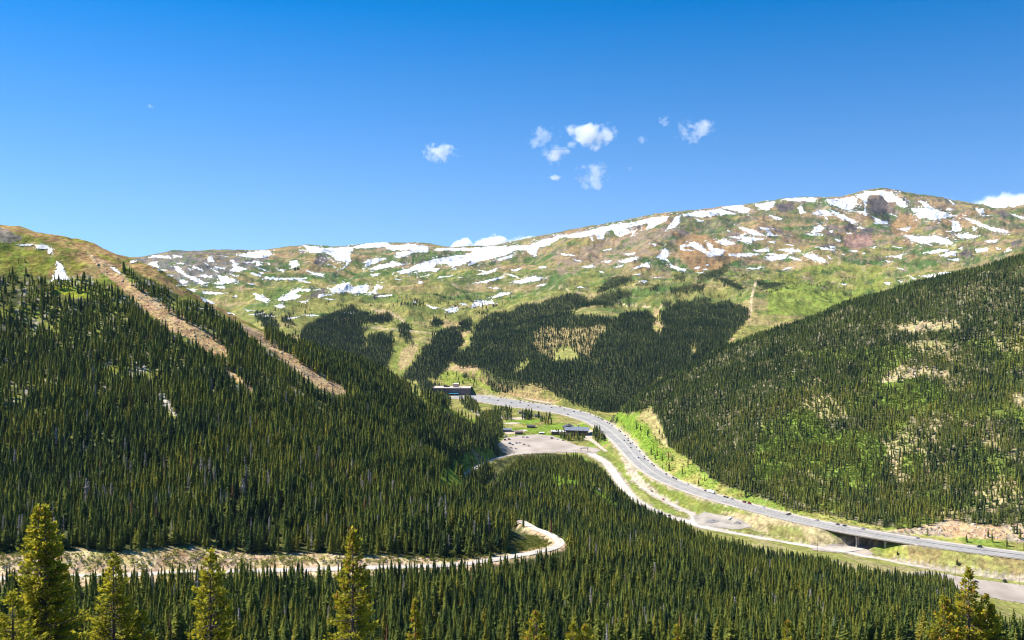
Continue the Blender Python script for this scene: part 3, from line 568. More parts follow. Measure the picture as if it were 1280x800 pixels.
    for j_ in (4,):                                    # grass verge below the service road
        ii, best, half = _carved[j_]; k = (1 - sstep(8, 26, best - half)) * (GL[ii] <= 1)
        C[ii] = C[ii] * (1 - k[:, None]) + np.array((0.24, 0.24, 0.075)) * k[:, None]
    put(((GL == 0) & inany(jx, jy, [[(783,556),(797,582),(830,604),(880,624),(940,640),(965,650),(945,656),(900,648),(866,640),(838,626),(808,608),(792,590)], [(742,566),(764,556),(774,575),(790,602),(815,622),(852,642),(840,645),(812,634),(790,616),(768,588)]])) * .75, (0.165, 0.205, 0.045))
    # road shoulders and embankments
    for (ii, best, half), (w0, w1, col) in zip(_carved, ((0, 5, SAND), (0, 3, TAN), (0, 8, TAN), (2, 10, (0.40, 0.33, 0.24)), (0, 3, (0.42, 0.36, 0.26)), (0, 2, (0.42, 0.36, 0.26)), (0, 3, (0.42, 0.35, 0.24)))):
        k = 1 - sstep(w0, w1, best - half + (nfin[ii] - .5) * 10)
        C[ii] = C[ii] * (1 - k[:, None]) + np.array(col) * k[:, None]
    # the bare flank of the embankment beside the bridge
    e = (GL == 0) & (inpoly(jx, jy, [(900,640),(960,645),(1035,658),(1070,680),(1060,686),(1000,676),(960,668),(920,655)]))
    put(e * .85, (0.42, 0.34, 0.19)); put(e * inpoly(jx, jy, [(960,655),(1000,660),(1010,676),(960,668)]) * .8, GRASS)
    e = (GL == 0) & inpoly(jx, jy, [(1100,683),(1128,674),(1290,700),(1290,722),(1160,705),(1105,694)])
    put(e * .85, (0.30, 0.29, 0.075)); put(e * sstep(.5, .6, nmid) * .6, TAN)
    C *= (0.82 + 0.36 * nfin)[..., None]
    return np.clip(C, 0.01, 0.9)

def grid_mesh(name, V, rows, cols):
    me = bpy.data.meshes.new(name)
    idx = np.arange(rows * cols).reshape(rows, cols)
    f = np.stack([idx[:-1, :-1], idx[:-1, 1:], idx[1:, 1:], idx[1:, :-1]], -1).reshape(-1, 4)
    set_mesh(me, V, f)
    return me

def set_mesh(me, V, faces):
    V = np.ascontiguousarray(V, np.float32).reshape(-1, 3)
    faces = np.ascontiguousarray(faces, np.int32)
    n, k = faces.shape
    me.vertices.add(len(V)); me.vertices.foreach_set('co', V.ravel())
    me.loops.add(n * k); me.loops.foreach_set('vertex_index', faces.ravel())
    me.polygons.add(n); me.polygons.foreach_set('loop_start', np.arange(0, n * k, k, dtype=np.int32))
    try: me.polygons.foreach_set('loop_total', np.full(n, k, np.int32))
    except Exception: pass
    me.update(calc_edges=True)

def smooth(me, on=True):
    me.polygons.foreach_set('use_smooth', np.full(len(me.polygons), on))

def link(name, me, mats=(), parent=None, loc=(0, 0, 0), rz=0.0):
    o = bpy.data.objects.new(name, me); COL.objects.link(o)
    if me is not None:
        for m in (mats if isinstance(mats, (list, tuple)) else [mats]):
            if m.name not in me.materials: me.materials.append(m)
    o.parent = parent; o.location = loc; o.rotation_euler = (0, 0, rz)
    return o

def tag(o, label=None, cat=None, group=None, kind=None):
    if label: o['label'] = label
    if cat: o['category'] = cat
    if group: o['group'] = group
    if kind: o['kind'] = kind
    return o

# ------------------------------------------------------------------ materials
class NT:
    def __init__(self, name):
        self.m = bpy.data.materials.new(name); self.m.use_nodes = True
        self.t = self.m.node_tree; self.t.nodes.clear()
        self.out = self.n('ShaderNodeOutputMaterial')
    def n(self, typ, **kw):
        nd = self.t.nodes.new(typ)
        for k, v in kw.items():
            if k.startswith('i_'):
                nd.inputs[k[2:].replace('_', ' ')].default_value = v
            else: setattr(nd, k, v)
        return nd
    def l(self, a, b): self.t.links.new(a, b)

def noise_mat(name, cols, scale=1.0, rough=0.85, detail=6, bump=0.0, contrast=(0.35, 0.65), spec=0.2, metallic=0.0):
    """Plain surface: two or three colours mixed by a fractal noise in object space."""
    g = NT(name)
    tc = g.n('ShaderNodeTexCoord'); nz = g.n('ShaderNodeTexNoise'); nz.inputs['Scale'].default_value = scale; nz.inputs['Detail'].default_value = detail
    g.l(tc.outputs['Object'], nz.inputs['Vector'])
    r = g.n('ShaderNodeValToRGB'); e = r.color_ramp.elements
    e[0].position, e[1].position = contrast; e[0].color = (*cols[0], 1); e[1].color = (*cols[-1], 1)
    if len(cols) == 3:
        m = e.new(sum(contrast) / 2); m.color = (*cols[1], 1)
    g.l(nz.outputs['Fac'], r.inputs['Fac'])
    p = g.n('ShaderNodeBsdfPrincipled'); p.inputs['Roughness'].default_value = rough; p.inputs['Specular IOR Level'].default_value = spec; p.inputs['Metallic'].default_value = metallic
    g.l(r.outputs['Color'], p.inputs['Base Color'])
    if bump:
        b = g.n('ShaderNodeBump'); b.inputs['Distance'].default_value = bump; g.l(nz.outputs['Fac'], b.inputs['Height']); g.l(b.outputs['Normal'], p.inputs['Normal'])
    g.l(p.outputs['BSDF'], g.out.inputs['Surface'])
    return g.m

def terrain_mat():
    g = NT('ground_cover')
    at_ = g.n('ShaderNodeAttribute', attribute_name='albedo')
    tc = g.n('ShaderNodeTexCoord')
    n1 = g.n('ShaderNodeTexNoise'); n1.inputs['Scale'].default_value = 0.22; n1.inputs['Detail'].default_value = 5
    n2 = g.n('ShaderNodeTexNoise'); n2.inputs['Scale'].default_value = 0.05; n2.inputs['Detail'].default_value = 6; n2.inputs['Roughness'].default_value = 0.65
    g.l(tc.outputs['Object'], n1.inputs['Vector']); g.l(tc.outputs['Object'], n2.inputs['Vector'])
    mr = g.n('ShaderNodeMapRange', i_From_Min=0.3, i_From_Max=0.7, i_To_Min=0.62, i_To_Max=1.38); g.l(n1.outputs['Fac'], mr.inputs['Value'])
    mr2 = g.n('ShaderNodeMapRange', i_From_Min=0.32, i_From_Max=0.68, i_To_Min=0.68, i_To_Max=1.32); g.l(n2.outputs['Fac'], mr2.inputs['Value'])
    mul = g.n('ShaderNodeMath', operation='MULTIPLY'); g.l(mr.outputs['Result'], mul.inputs[0]); g.l(mr2.outputs['Result'], mul.inputs[1])
    vm = g.n('ShaderNodeVectorMath', operation='SCALE'); g.l(at_.outputs['Color'], vm.inputs[0]); g.l(mul.outputs['Value'], vm.inputs['Scale'])
    # hue drift between dry and green tufts
    n3 = g.n('ShaderNodeTexNoise'); n3.inputs['Scale'].default_value = 0.11; n3.inputs['Detail'].default_value = 4; g.l(tc.outputs['Object'], n3.inputs['Vector'])
    hs = g.n('ShaderNodeMapRange', i_From_Min=0.3, i_From_Max=0.7, i_To_Min=0.475, i_To_Max=0.525); g.l(n3.outputs['Fac'], hs.inputs['Value'])
    hsv = g.n('ShaderNodeHueSaturation'); hsv.inputs['Saturation'].default_value = 1.03; g.l(hs.outputs['Result'], hsv.inputs['Hue']); g.l(vm.outputs['Vector'], hsv.inputs['Color'])
    p = g.n('ShaderNodeBsdfPrincipled'); p.inputs['Roughness'].default_value = 1.0; p.inputs['Specular IOR Level'].default_value = 0.0
    g.l(hsv.outputs['Color'], p.inputs['Base Color'])
    bp = g.n('ShaderNodeBump', i_Distance=6.0, i_Strength=0.8); g.l(n2.outputs['Fac'], bp.inputs['Height']); g.l(bp.outputs['Normal'], p.inputs['Normal'])
    g.l(p.outputs['BSDF'], g.out.inputs['Surface'])
    return g.m

V = np.stack([GX, GY, GZ], -1)
_me = grid_mesh('terrain', V, NR, NU)
_c = paint()
_a = _me.color_attributes.new('albedo', 'FLOAT_COLOR', 'POINT')
_a.data.foreach_set('color', np.concatenate([_c, np.ones(_c.shape[:2] + (1,))], -1).astype(np.float32).ravel())
smooth(_me)
tag(link('terrain', _me, terrain_mat()), 'mountain valley terrain of grass, scree and bare dirt', None, None, 'structure')
del V, _c

# ------------------------------------------------------------------ sheets draped over the ground (snow, gravel)
def drape(name, polys, mat, lift=0.2, step=0.5, jitter=1.2, dmin=0, dmax=1e9, kind='structure', fringe=False):
    Vs, Fs, off = [], [], 0
    for poly in polys:
        p = np.asarray(poly)
        mg = 5 if fringe else 1; x0, y0 = p.min(0) - mg; x1, y1 = p.max(0) + mg
        gx = np.arange(x0, x1 + step, step); gy = np.arange(y0, y1 + step, step)
        PX, PY = np.meshgrid(gx, gy)
        X, Y, Z, ok = hit(PX.ravel(), PY.ravel(), dmin, dmax)
        cx, cy = (PX[:-1, :-1] + step / 2), (PY[:-1, :-1] + step / 2)
        jx = (fbm(cx * 30, cy * 60, 110, 3, 91) - .5) * 2 * jitter * 1.6; jy = (fbm(cx * 30, cy * 60, 110, 3, 97) - .5) * 2 * jitter
        ins = inpoly(cx + jx, cy + jy, poly)
        if fringe:
            jx += (fbm(cx * 30, cy * 60, 38, 2, 191) - .5) * 1.8; jy += (fbm(cx * 30, cy * 60, 38, 2, 197) - .5) * 1.2
            ins = inpoly(cx + jx, cy + jy, poly)
            cen = p.mean(0); nz_ = fbm(cx * 30, cy * 75, 60, 3, 211)
            ins |= inpoly(cen[0] + (cx + jx - cen[0]) / 1.45, cen[1] + (cy + jy - cen[1]) / 1.6, poly) & (nz_ > .71)
            ins &= ~((fbm(cx * 30, cy * 90, 70, 3, 223) > .77))
        idx = np.arange(PX.size).reshape(PX.shape)
        f = np.stack([idx[:-1, :-1], idx[1:, :-1], idx[1:, 1:], idx[:-1, 1:]], -1)[ins]
        if len(f) == 0: continue
        yy = Y[f]; good = ok[f].all(1) & (yy.max(1) - yy.min(1) < 0.10 * yy.min(1))
        f = f[good]
        if len(f) == 0: continue
        used, inv = np.unique(f, return_inverse=True)
        Vs.append(np.stack([X, Y, Z + lift], 1)[used]); Fs.append(inv.reshape(-1, 4) + off); off += len(used)
    me = bpy.data.meshes.new(name)
    set_mesh(me, np.vstack(Vs), np.vstack(Fs)); smooth(me)
    return tag(link(name, me, mat), None, None, None, kind)

snow_mat = noise_mat('old_snow', [(0.58, 0.57, 0.56), (0.80, 0.80, 0.80), (0.90, 0.90, 0.90)], 0.02, 0.6, bump=6.0)
tag(drape('snow', SNOW, snow_mat, 0.8, 0.4, 1.3, dmin=900, kind='stuff', fringe=True), 'patches of old white snow lying in the hollows of the high ridges', 'snow')

# ------------------------------------------------------------------ roads
asphalt = noise_mat('old_asphalt', [(0.27, 0.255, 0.235), (0.35, 0.33, 0.30)], 0.05, 0.9)
paleroad = noise_mat('pale_asphalt', [(0.44, 0.39, 0.33), (0.57, 0.51, 0.44)], 0.06, 0.9)
dirtroad = noise_mat('dirt_road', [(0.44, 0.36, 0.26), (0.54, 0.45, 0.34)], 0.1, 0.95)
shoulder = noise_mat('gravel_shoulder', [(0.42, 0.36, 0.29), (0.55, 0.48, 0.39)], 0.15, 0.95)
gravel = noise_mat('grey_gravel', [(0.31, 0.255, 0.205), (0.45, 0.385, 0.32)], 0.03, 0.95)
white_paint = noise_mat('road_paint', [(0.7, 0.7, 0.68), (0.8, 0.8, 0.78)], 1.0)
concrete = noise_mat('concrete', [(0.36, 0.34, 0.31), (0.46, 0.44, 0.40)], 0.3, 0.9)

def normals2d(P):
    t = np.gradient(P[:, :2], axis=0)
    t /= np.linalg.norm(t, axis=1)[:, None]
    return np.stack([t[:, 1], -t[:, 0]], 1)          # points to the right of travel

def ribbon(name, P, o0, o1, z, mat, kind='structure', mask=None, obj=True):
    nr = normals2d(P)
    o0 = np.broadcast_to(o0, (len(P),)); o1 = np.broadcast_to(o1, (len(P),))
    A = np.column_stack([P[:, :2] + nr * o0[:, None], P[:, 2] + z]); B = np.column_stack([P[:, :2] + nr * o1[:, None], P[:, 2] + z])
    V = np.stack([A, B], 1).reshape(-1, 3); i = np.arange(len(P) - 1) * 2
    f = np.stack([i, i + 1, i + 3, i + 2], 1)[:, ::-1]
    if mask is not None: f = f[mask[:-1] & mask[1:]]
    if not obj: return V, f
    me = bpy.data.meshes.new(name); set_mesh(me, V, f)
    return tag(link(name, me, mat), None, None, None, kind)

ribbon('highway_shoulder', HWP, -HW_W / 2 - 2.5, HW_W / 2 + 2.5, 0.0, shoulder)
ribbon('highway', HWP, -HW_W / 2 + 2.2, HW_W / 2 - 2.2, 0.06, asphalt)
def lines(name, P, offs, w, z, dash=None):
    Vs, Fs, o = [], [], 0
    k = np.arange(len(P))
    for off, dashed in offs:
        m = ((k // 2) % 3 == 0) if dashed else None
        V, f = ribbon('', P, off - w / 2, off + w / 2, z, None, obj=False, mask=None)
        if dashed: f = f[(np.arange(len(f)) // 2) % 3 == 0]
        Vs.append(V); Fs.append(f + o); o += len(V)
    me = bpy.data.meshes.new(name); set_mesh(me, np.vstack(Vs), np.vstack(Fs))
    return tag(link(name, me, white_paint), None, None, None, 'structure')
lines('highway_markings', HWP, [(-HW_W / 2 + 3.0, False), (HW_W / 2 - 3.0, False), (-1.6, False), (1.6, False), (-HW_W * 0.26, True), (HW_W * 0.26, True)], 0.25, 0.10)
ribbon('service_road', ROADS['service_road'], -6.5, 6.5, 0.0, paleroad)
ribbon('ramp_road', ROADS['ramp_road'], -4.0, 4.0, 0.06, paleroad)
ribbon('mountain_road', ROADS['mountain_road'], -3.4, 3.4, 0.03, paleroad)
ribbon('valley_road', ROADS['valley_road'], -4.2, 4.2, 0.03, paleroad)
lines('mountain_road_markings', ROADS['mountain_road'], [(-2.9, False), (2.9, False)], 0.15, 0.07)
lines('service_road_markings', ROADS['service_road'], [(-4.2, False), (4.2, False)], 0.2, 0.05)
ribbon('upper_road', ROADS['upper_road'], -7, 7, 0.0, dirtroad)
ribbon('underpass_road', ROADS['underpass_road'], -6, 6, 0.12, paleroad)

drape('parking_lot', [[(622,556),(630,548),(645,545),(672,543),(690,545),(705,550),(722,557),(745,560),(752,563),(742,567),(722,566),(700,566),(670,567),(645,569),(628,566)]], gravel, 0.35, 0.5, 0.5, dmin=1250)
drape('gravel_yard', [[(1120,718),(1160,714),(1200,721),(1240,727),(1290,733),(1290,757),(1270,753),(1240,748),(1215,741),(1190,736),(1160,732),(1135,730)]], gravel, 0.35, 0.6, 0.8, dmin=800)
drape('turnout', [[(1012,687),(1040,680),(1062,682),(1082,685),(1092,693),(1080,695),(1060,692),(1035,690)]], gravel, 0.22, 0.5, 0.5, dmin=900)
drape('gravel_pad', [[(866,646),(880,640),(905,645),(925,649),(940,658),(925,662),(895,660),(872,656)]], noise_mat('dark_gravel', [(0.26, 0.23, 0.195), (0.42, 0.365, 0.30)], 0.06), 0.35, 0.4, 0.8, dmin=900)
drape('lodge_yard', [[(730,536),(742,538),(740,548),(752,558),(760,564),(756,565),(740,553),(728,548)]], dirtroad, 0.3, 0.4, 0.4, dmin=1300)
drape('dirt_track', [[(742,608),(750,610),(760,612),(768,620),(778,630),(784,636),(780,635),(770,627),(760,616),(748,613)], [(574,498),(580,497),(590,508),(600,516),(604,522),(600,522),(588,513)], [(604,520),(620,518),(640,522),(660,521),(662,524),(640,525),(615,523)], [(625,529),(645,528),(652,529),(640,531)], [(630,540),(655,537),(660,538),(648,542),(632,543)]], dirtroad, 0.3, 0.35, 0.4, dmin=600)
# ------------------------------------------------------------------ conifers
def leaf_mat(name, source):
    """Needle foliage. `source`: 'attr' reads a per-tree tint from the mesh, 'random' a per-object one."""
    g = NT(name)
    if source == 'attr':
        a = g.n('ShaderNodeAttribute', attribute_name='tint'); fac = a.outputs['Fac']
    else:
        a = g.n('ShaderNodeObjectInfo'); fac = a.outputs['Random']
    r = g.n('ShaderNodeValToRGB'); e = r.color_ramp.elements
    e[0].position = 0.0; e[0].color = (0.034, 0.064, 0.036, 1)
    e[1].position = 1.0; e[1].color = (0.32, 0.285, 0.05, 1)
    for p, c in ((0.16, (0.086, 0.128, 0.045, 1)), (0.3, (0.155, 0.208, 0.054, 1)), (0.6, (0.240, 0.270, 0.056, 1)), (0.85, (0.300, 0.300, 0.052, 1))):
        m = e.new(p); m.color = c
    g.l(fac, r.inputs['Fac'])
    tc = g.n('ShaderNodeNewGeometry'); nz = g.n('ShaderNodeTexNoise'); nz.inputs['Scale'].default_value = 0.9; nz.inputs['Detail'].default_value = 3
    g.l(tc.outputs['Position'], nz.inputs['Vector'])
    mr = g.n('ShaderNodeMapRange', i_From_Min=0.3, i_From_Max=0.7, i_To_Min=0.65, i_To_Max=1.4); g.l(nz.outputs['Fac'], mr.inputs['Value'])
    vm = g.n('ShaderNodeVectorMath', operation='SCALE'); g.l(r.outputs['Color'], vm.inputs[0]); g.l(mr.outputs['Result'], vm.inputs['Scale'])
    d = g.n('ShaderNodeBsdfDiffuse'); t = g.n('ShaderNodeBsdfTranslucent'); mx = g.n('ShaderNodeMixShader'); mx.inputs['Fac'].default_value = 0.5
    g.l(vm.outputs['Vector'], d.inputs['Color']); g.l(vm.outputs['Vector'], t.inputs['Color'])
    g.l(d.outputs[0], mx.inputs[1]); g.l(t.outputs[0], mx.inputs[2]); g.l(mx.outputs[0], g.out.inputs['Surface'])
    return g.m
needles = leaf_mat('spruce_needles', 'attr')
needles_obj = leaf_mat('single_spruce_needles', 'random')
bark = noise_mat('spruce_bark', [(0.10, 0.075, 0.055), (0.17, 0.135, 0.11)], 1.5, 0.95)
grey_wood = noise_mat('dead_grey_wood', [(0.32, 0.28, 0.25), (0.48, 0.43, 0.39)], 0.8, 0.95)
rust_needles = noise_mat('rust_brown_needles', [(0.15, 0.07, 0.03), (0.22, 0.11, 0.05)], 0.8, 0.95)

def crown(seed, tiers, spokes, blades=0, rad=0.115, base=0.07, core=0.8):
    """Spire-shaped conifer crown of height 1: drooping star-edged skirts plus loose branch blades. Returns quads (V, F)."""
    r = np.random.default_rng(seed)
    V, Fc = [], []
    def prof(h):                                   # crown radius against height
        t = (h - base) / (1 - base)
        return rad * (1 - t) ** 0.80 * (0.72 + 0.28 * min(1, t / 0.12)) + 0.004
    hs = base + (1 - base) * (np.linspace(0, 1, tiers + 1) ** 0.9)
    for i in range(tiers):
        h0 = hs[i]; h1 = min(1.0, hs[i + 1] + (hs[i + 1] - hs[i]) * 0.75)
        R0 = prof(h0) * core * r.uniform(0.8, 1.15); R1_ = prof(h1) * 0.32 if i < tiers - 1 else 0.0
        ph = r.uniform(0, 6.28); b = len(V); n = spokes * 2
        ox, oy = r.normal(0, rad * .06, 2)
        for k in range(n):
            a = ph + k * 2 * math.pi / n
            f = (r.uniform(0.85, 1.2) if k % 2 == 0 else r.uniform(0.42, 0.62)) * R0
            dz = -0.25 * f if k % 2 == 0 else 0.02
            V.append((ox + math.cos(a) * f, oy + math.sin(a) * f, h0 + dz + r.uniform(-.008, .008)))
        for k in range(spokes):
            a = ph + (2 * k + 0.5) * math.pi * 2 / n
            V.append((math.cos(a) * R1_, math.sin(a) * R1_, h1))
        for k in range(spokes):
            t0 = b + n + k; t1 = b + n + (k + 1) % spokes
            Fc.append((b + 2 * k, b + (2 * k + 1) % n, t0, b + n + (k - 1) % spokes))
            Fc.append((b + (2 * k + 1) % n, b + (2 * k + 2) % n, t1, t0)) if spokes > 4 else Fc.append((b + (2 * k + 1) % n, b + (2 * k + 2) % n, t0, t0)) if False else None
            if spokes <= 4:
                Fc.append((b + (2 * k + 1) % n, b + (2 * k + 2) % n, t1, t0))
    for i in range(blades):
        h = base + (1 - base) * r.beta(1.1, 1.7) * 0.97
        a = r.uniform(0, 6.28); L = prof(h) * r.uniform(0.75, 1.4); w = L * r.uniform(0.15, 0.27)
        c, s = math.cos(a), math.sin(a); b = len(V); dz = -L * r.uniform(0.05, 0.5)
        V += [(c * L * .25, s * L * .25, h), (c * L * .7 - s * w, s * L * .7 + c * w, h + dz * .5 + .004), (c * L, s * L, h + dz + L * .12), (c * L * .7 + s * w, s * L * .7 - c * w, h + dz * .5 - .006)]
        Fc.append((b, b + 1, b + 2, b + 3))
    Fc = [f for f in Fc if f]
    return np.array(V), np.array(Fc, int)

def stem(h0, h1, r0, sides=4):
    a = np.arange(sides) * 2 * math.pi / sides
    V = np.vstack([np.column_stack([np.cos(a) * r0, np.sin(a) * r0, np.full(sides, h0)]), np.column_stack([np.cos(a) * r0 * .35, np.sin(a) * r0 * .35, np.full(sides, h1)])])
    k = np.arange(sides)
    return V, np.stack([k, (k + 1) % sides, (k + 1) % sides + sides, k + sides], 1)

# ---- where trees stand: jittered grids over the ground, thinned by the mapped woods
def scatter(y0, y1, u0, u1, sp, seed):
    r = np.random.default_rng(seed)
    xs = np.arange(u0 * y1, u1 * y1, sp); ys = np.arange(y0, y1, sp)
    X, Y = np.meshgrid(xs, ys)
    X = X + r.uniform(-.5, .5, X.shape) * sp; Y = Y + r.uniform(-.5, .5, Y.shape) * sp
    m = (X / Y > u0) & (X / Y < u1)
    return X[m], Y[m]

def road_dist(x, y, names=None):
    best = np.full(len(x), 1e9)
    for nm, P in ROADS.items():
        Q = P[::2]
        for c in range(0, len(x), 30000):
            s = slice(c, c + 30000)
            d = np.sqrt(((x[s, None] - Q[None, :, 0]) ** 2 + (y[s, None] - Q[None, :, 1]) ** 2).min(1))
            if nm == 'highway': d = d - 12
            best[s] = np.minimum(best[s], d)
    return best

def woods_density(px, py, pm, lay, Y, X, Z_=0):
    """Stocking 0..1 for tree positions; py = foot of the tree, pm = its middle in the photograph."""
    d = np.zeros(len(px))
    ja = np.where(lay == 4, 2.4, 1.0); jx = px + (fbm(X, Y, 30, 3, 301) - .5) * 7 * ja + np.where(lay == 4, RNG.normal(0, 1.2, len(px)), 0); jm = pm + (fbm(X, Y, 30, 3, 305) - .5) * 4 * ja + np.where(lay == 4, RNG.normal(0, 1.0, len(px)), 0)
    clump = fbm(X, Y, 45, 3, 311)
    # left mountain
    L = lay == 2
    dl = np.where(L, 0.97, 0.0) * np.where(Z_ > -130, 0.46 + 0.54 * sstep(.36, .52, clump), 0.55 + 0.55 * sstep(.36, .5, clump))
    dl[inpoly(jx, jm, L_TOP)] = 0.0
    for p in (L_STRIP1, L_STRIP1B, L_STRIP2): dl[inpoly(jx, jm, p)] = 0.0
    dl[inpoly(jx, jm, L_CLEAR)] *= 0.12
    for p in L_ROCKS: dl[inpoly(jx, jm, p)] *= 0.15
    dl[inpoly(px, py, L_BANK)] = 0.0
    for p in (L_TOE, L_MEADOW): dl[inpoly(jx, jm, p)] *= 0.10
    dl[inpoly(px, pm, L_EDGE)] = 0.0
    few = L & inany(jx, jm, [[(0,318),(34,318),(34,345),(0,345)], [(150,335),(165,345),(160,352),(148,345)]])
    dl[few] = 0.10
    d += dl
    # near hill, valley
    Hh = (lay == 1) & inany(jx, jm, H_WOODS)
    dh = np.where(Hh, 1.0, 0.0) * (0.6 + 0.5 * sstep(.34, .48, clump))
    for p, k in H_OPEN: dh[inpoly(jx, jm, p)] *= k
    d += dh
    fl = (lay == 0)
    dv = np.where(fl & inany(jx, jm, H_WOODS), .9, 0.0)
    dv[fl & inany(jx, jm, [[(1202,735),(1290,742),(1290,782),(1200,775)]])] = 0
    for p, k in V_WOODS:
        m = (lay != 3) & (Y > 1250) & inpoly(px, jm, p); dv[m] = np.maximum(dv[m], k)
    d += dv
    # right spur
    R = lay == 3
    dr = np.where(R, 0.98, 0) * (0.72 + 0.45 * sstep(.34, .48, clump))
    low = R & inpoly(jx, jm, [(960,470),(1000,440),(1120,420),(1290,425),(1290,660),(1100,660),(980,620),(930,560)])
    dr[low] *= 0.86
    for p, k in R_OPEN: dr[inpoly(jx, jm, p)] *= k
    for p in R_GREEN: dr[inpoly(jx, jm, p) & (fbm(X, Y, 40, 3, 407) > .44)] *= 0.35
    dr[~inpoly(px + (fbm(X, Y, 20, 2, 307) - .5) * 8, py - 1, R_FOOT + [(1420, 200), (770, 200)])] *= 0.03
    d += dr
    # back range
    B = lay == 4
    db = np.where(B & inany(jx, jm, B_WOODS), 1.0, 0.0)
    for p, k in B_SPARSE: db[inpoly(jx, jm, p)] *= k
    thin = B & inany(jx, jm, [[(740,350),(800,340),(960,330),(985,365),(900,372),(800,384),(690,366)], [(370,380),(470,372),(560,360),(640,372),(600,395),(500,400),(400,405)], [(960,330),(1120,340),(1110,372),(990,372)], [(320,380),(372,395),(370,420),(330,410)]])
    db = np.where(thin, np.maximum(db, 0.5 * sstep(.66, .72, fbm(X, Y, 50, 3, 331)) + 0.02), db)
    bush = B & inany(jx, jm, [[(550,466),(570,463),(612,462),(612,480),(560,482)], [(577,464),(600,462),(602,468),(578,468)]])
    db = np.where(bush, np.maximum(db, .12), db)
    d += db
    return d

_px, _py, _X, _Y, _Z, _H, _lay = [], [], [], [], [], [], []
for y0, y1, sp in ((330, 700, 4.1), (700, 1300, 4.2), (1300, 1900, 4.5), (1900, 3700, 5.6)):
    X, Y = scatter(y0, y1, -0.62, 0.62, sp, int(y0))
    lay = layer_at(X, Y); Z = zat(X, Y)
    h = np.choose(lay, [12.0, 13.0, 12.5, 11.5, 11.5]) * (0.38 + 0.98 * RNG.beta(2.2, 1.7, len(X))) * (0.8 + 0.4 * fbm(X, Y, 60, 2, 333))
    h = np.where(lay == 2, h * np.interp(Z, [-160, -60, 0, 60], [1.08, 0.95, 0.75, 0.6]), h)
    h = np.where(lay == 4, h * np.interp(Z, [-200, -120, -60, 60], [1.05, 0.95, 0.7, 0.4]), h)
    h = np.where(lay == 3, h * np.interp(Z, [-300, -100, 30], [1.0, 0.95, 0.85]), h)
    px = X / Y * F + 640; py = HZ - F * Z / Y; pm = py - 0.5 * h / Y * F
    vis = (Z + h) / Y > skyline(X, Y) - 0.006
    vis &= (px > -45) & (px < 1325) & (py - h / Y * F < 812)
    X, Y, Z, h, lay, px, py, pm = (v[vis] for v in (X, Y, Z, h, lay, px, py, pm))
    keep = RNG.random(len(X)) < woods_density(px, py, pm, lay, Y, X, Z)
    X, Y, Z, h, lay, px, py = (v[keep] for v in (X, Y, Z, h, lay, px, py))
    rd = road_dist(X, Y); keep = rd > np.where(lay == 1, 4.9, 8.0)
    for lst, v in zip((_px, _py, _X, _Y, _Z, _H, _lay), (px, py, X, Y, Z, h, lay)): lst.append(v[keep])
TX, TY, TZ, TH, TL, TPX, TPY = (np.concatenate(v) for v in (_X, _Y, _Z, _H, _lay, _px, _py))
print('trees', len(TX), [(TL == k).sum() for k in range(5)])
NT_ = len(TX)
TW = np.where(RNG.random(NT_) < .15, RNG.uniform(1.5, 2.2, NT_), RNG.uniform(0.85, 1.55, NT_)); TR = RNG.uniform(0, 6.28, NT_); TV = RNG.integers(0, 5, NT_)
TT = np.clip(RNG.normal(0.44, 0.20, NT_) + (fbm(TX, TY, 40, 3, 341) - .5) * .9, 0, 1)
TT = np.where(TL == 4, TT * 0.24, TT)                     # far slope's shade and blue haze put into the needle tint
TT = np.where((TL == 3) & (TY > 1450), TT * .55, TT)  # upper right spur gets the same shade in its tint, weaker

# dead standing trees: grey snags and rusty ones, each a thing of its own
dead_p = np.where(np.isin(TL, (1, 2, 3)), 0.010 + 0.05 * sstep(.60, .70, fbm(TX, TY, 55, 3, 351)), 0.0)
dead_p[(TL == 3) & inpoly(TPX, TPY, [(790,500),(850,520),(900,575),(1000,600),(1100,640),(1100,662),(980,640),(880,600),(830,560)])] += .10
dead_p[(TL == 2) & inpoly(TPX, TPY, [(0,560),(330,560),(650,620),(650,700),(330,692),(0,692)])] += .05
cand = np.nonzero((RNG.random(NT_) < dead_p) & (TPX > 2) & (TPX < 1278) & ((TZ + TH) / TY > skyline(TX, TY) + .003))[0]
size = TH[cand] / TY[cand]
cand = cand[np.argsort(-size * RNG.uniform(.6, 1.0, len(cand)))][:290]
live = np.ones(NT_, bool); live[cand] = False

# the spruces that show largest become things of their own
inframe = live & ((TZ + TH) / TY > skyline(TX, TY) + .004) & (TPX > 2) & (TPX < 1278) & (TPY - TH / TY * F < 792)
big = np.nonzero(inframe)[0]
big = big[np.argsort(-(TH / TY)[big])][:292]
single = np.zeros(NT_, bool); single[big] = True

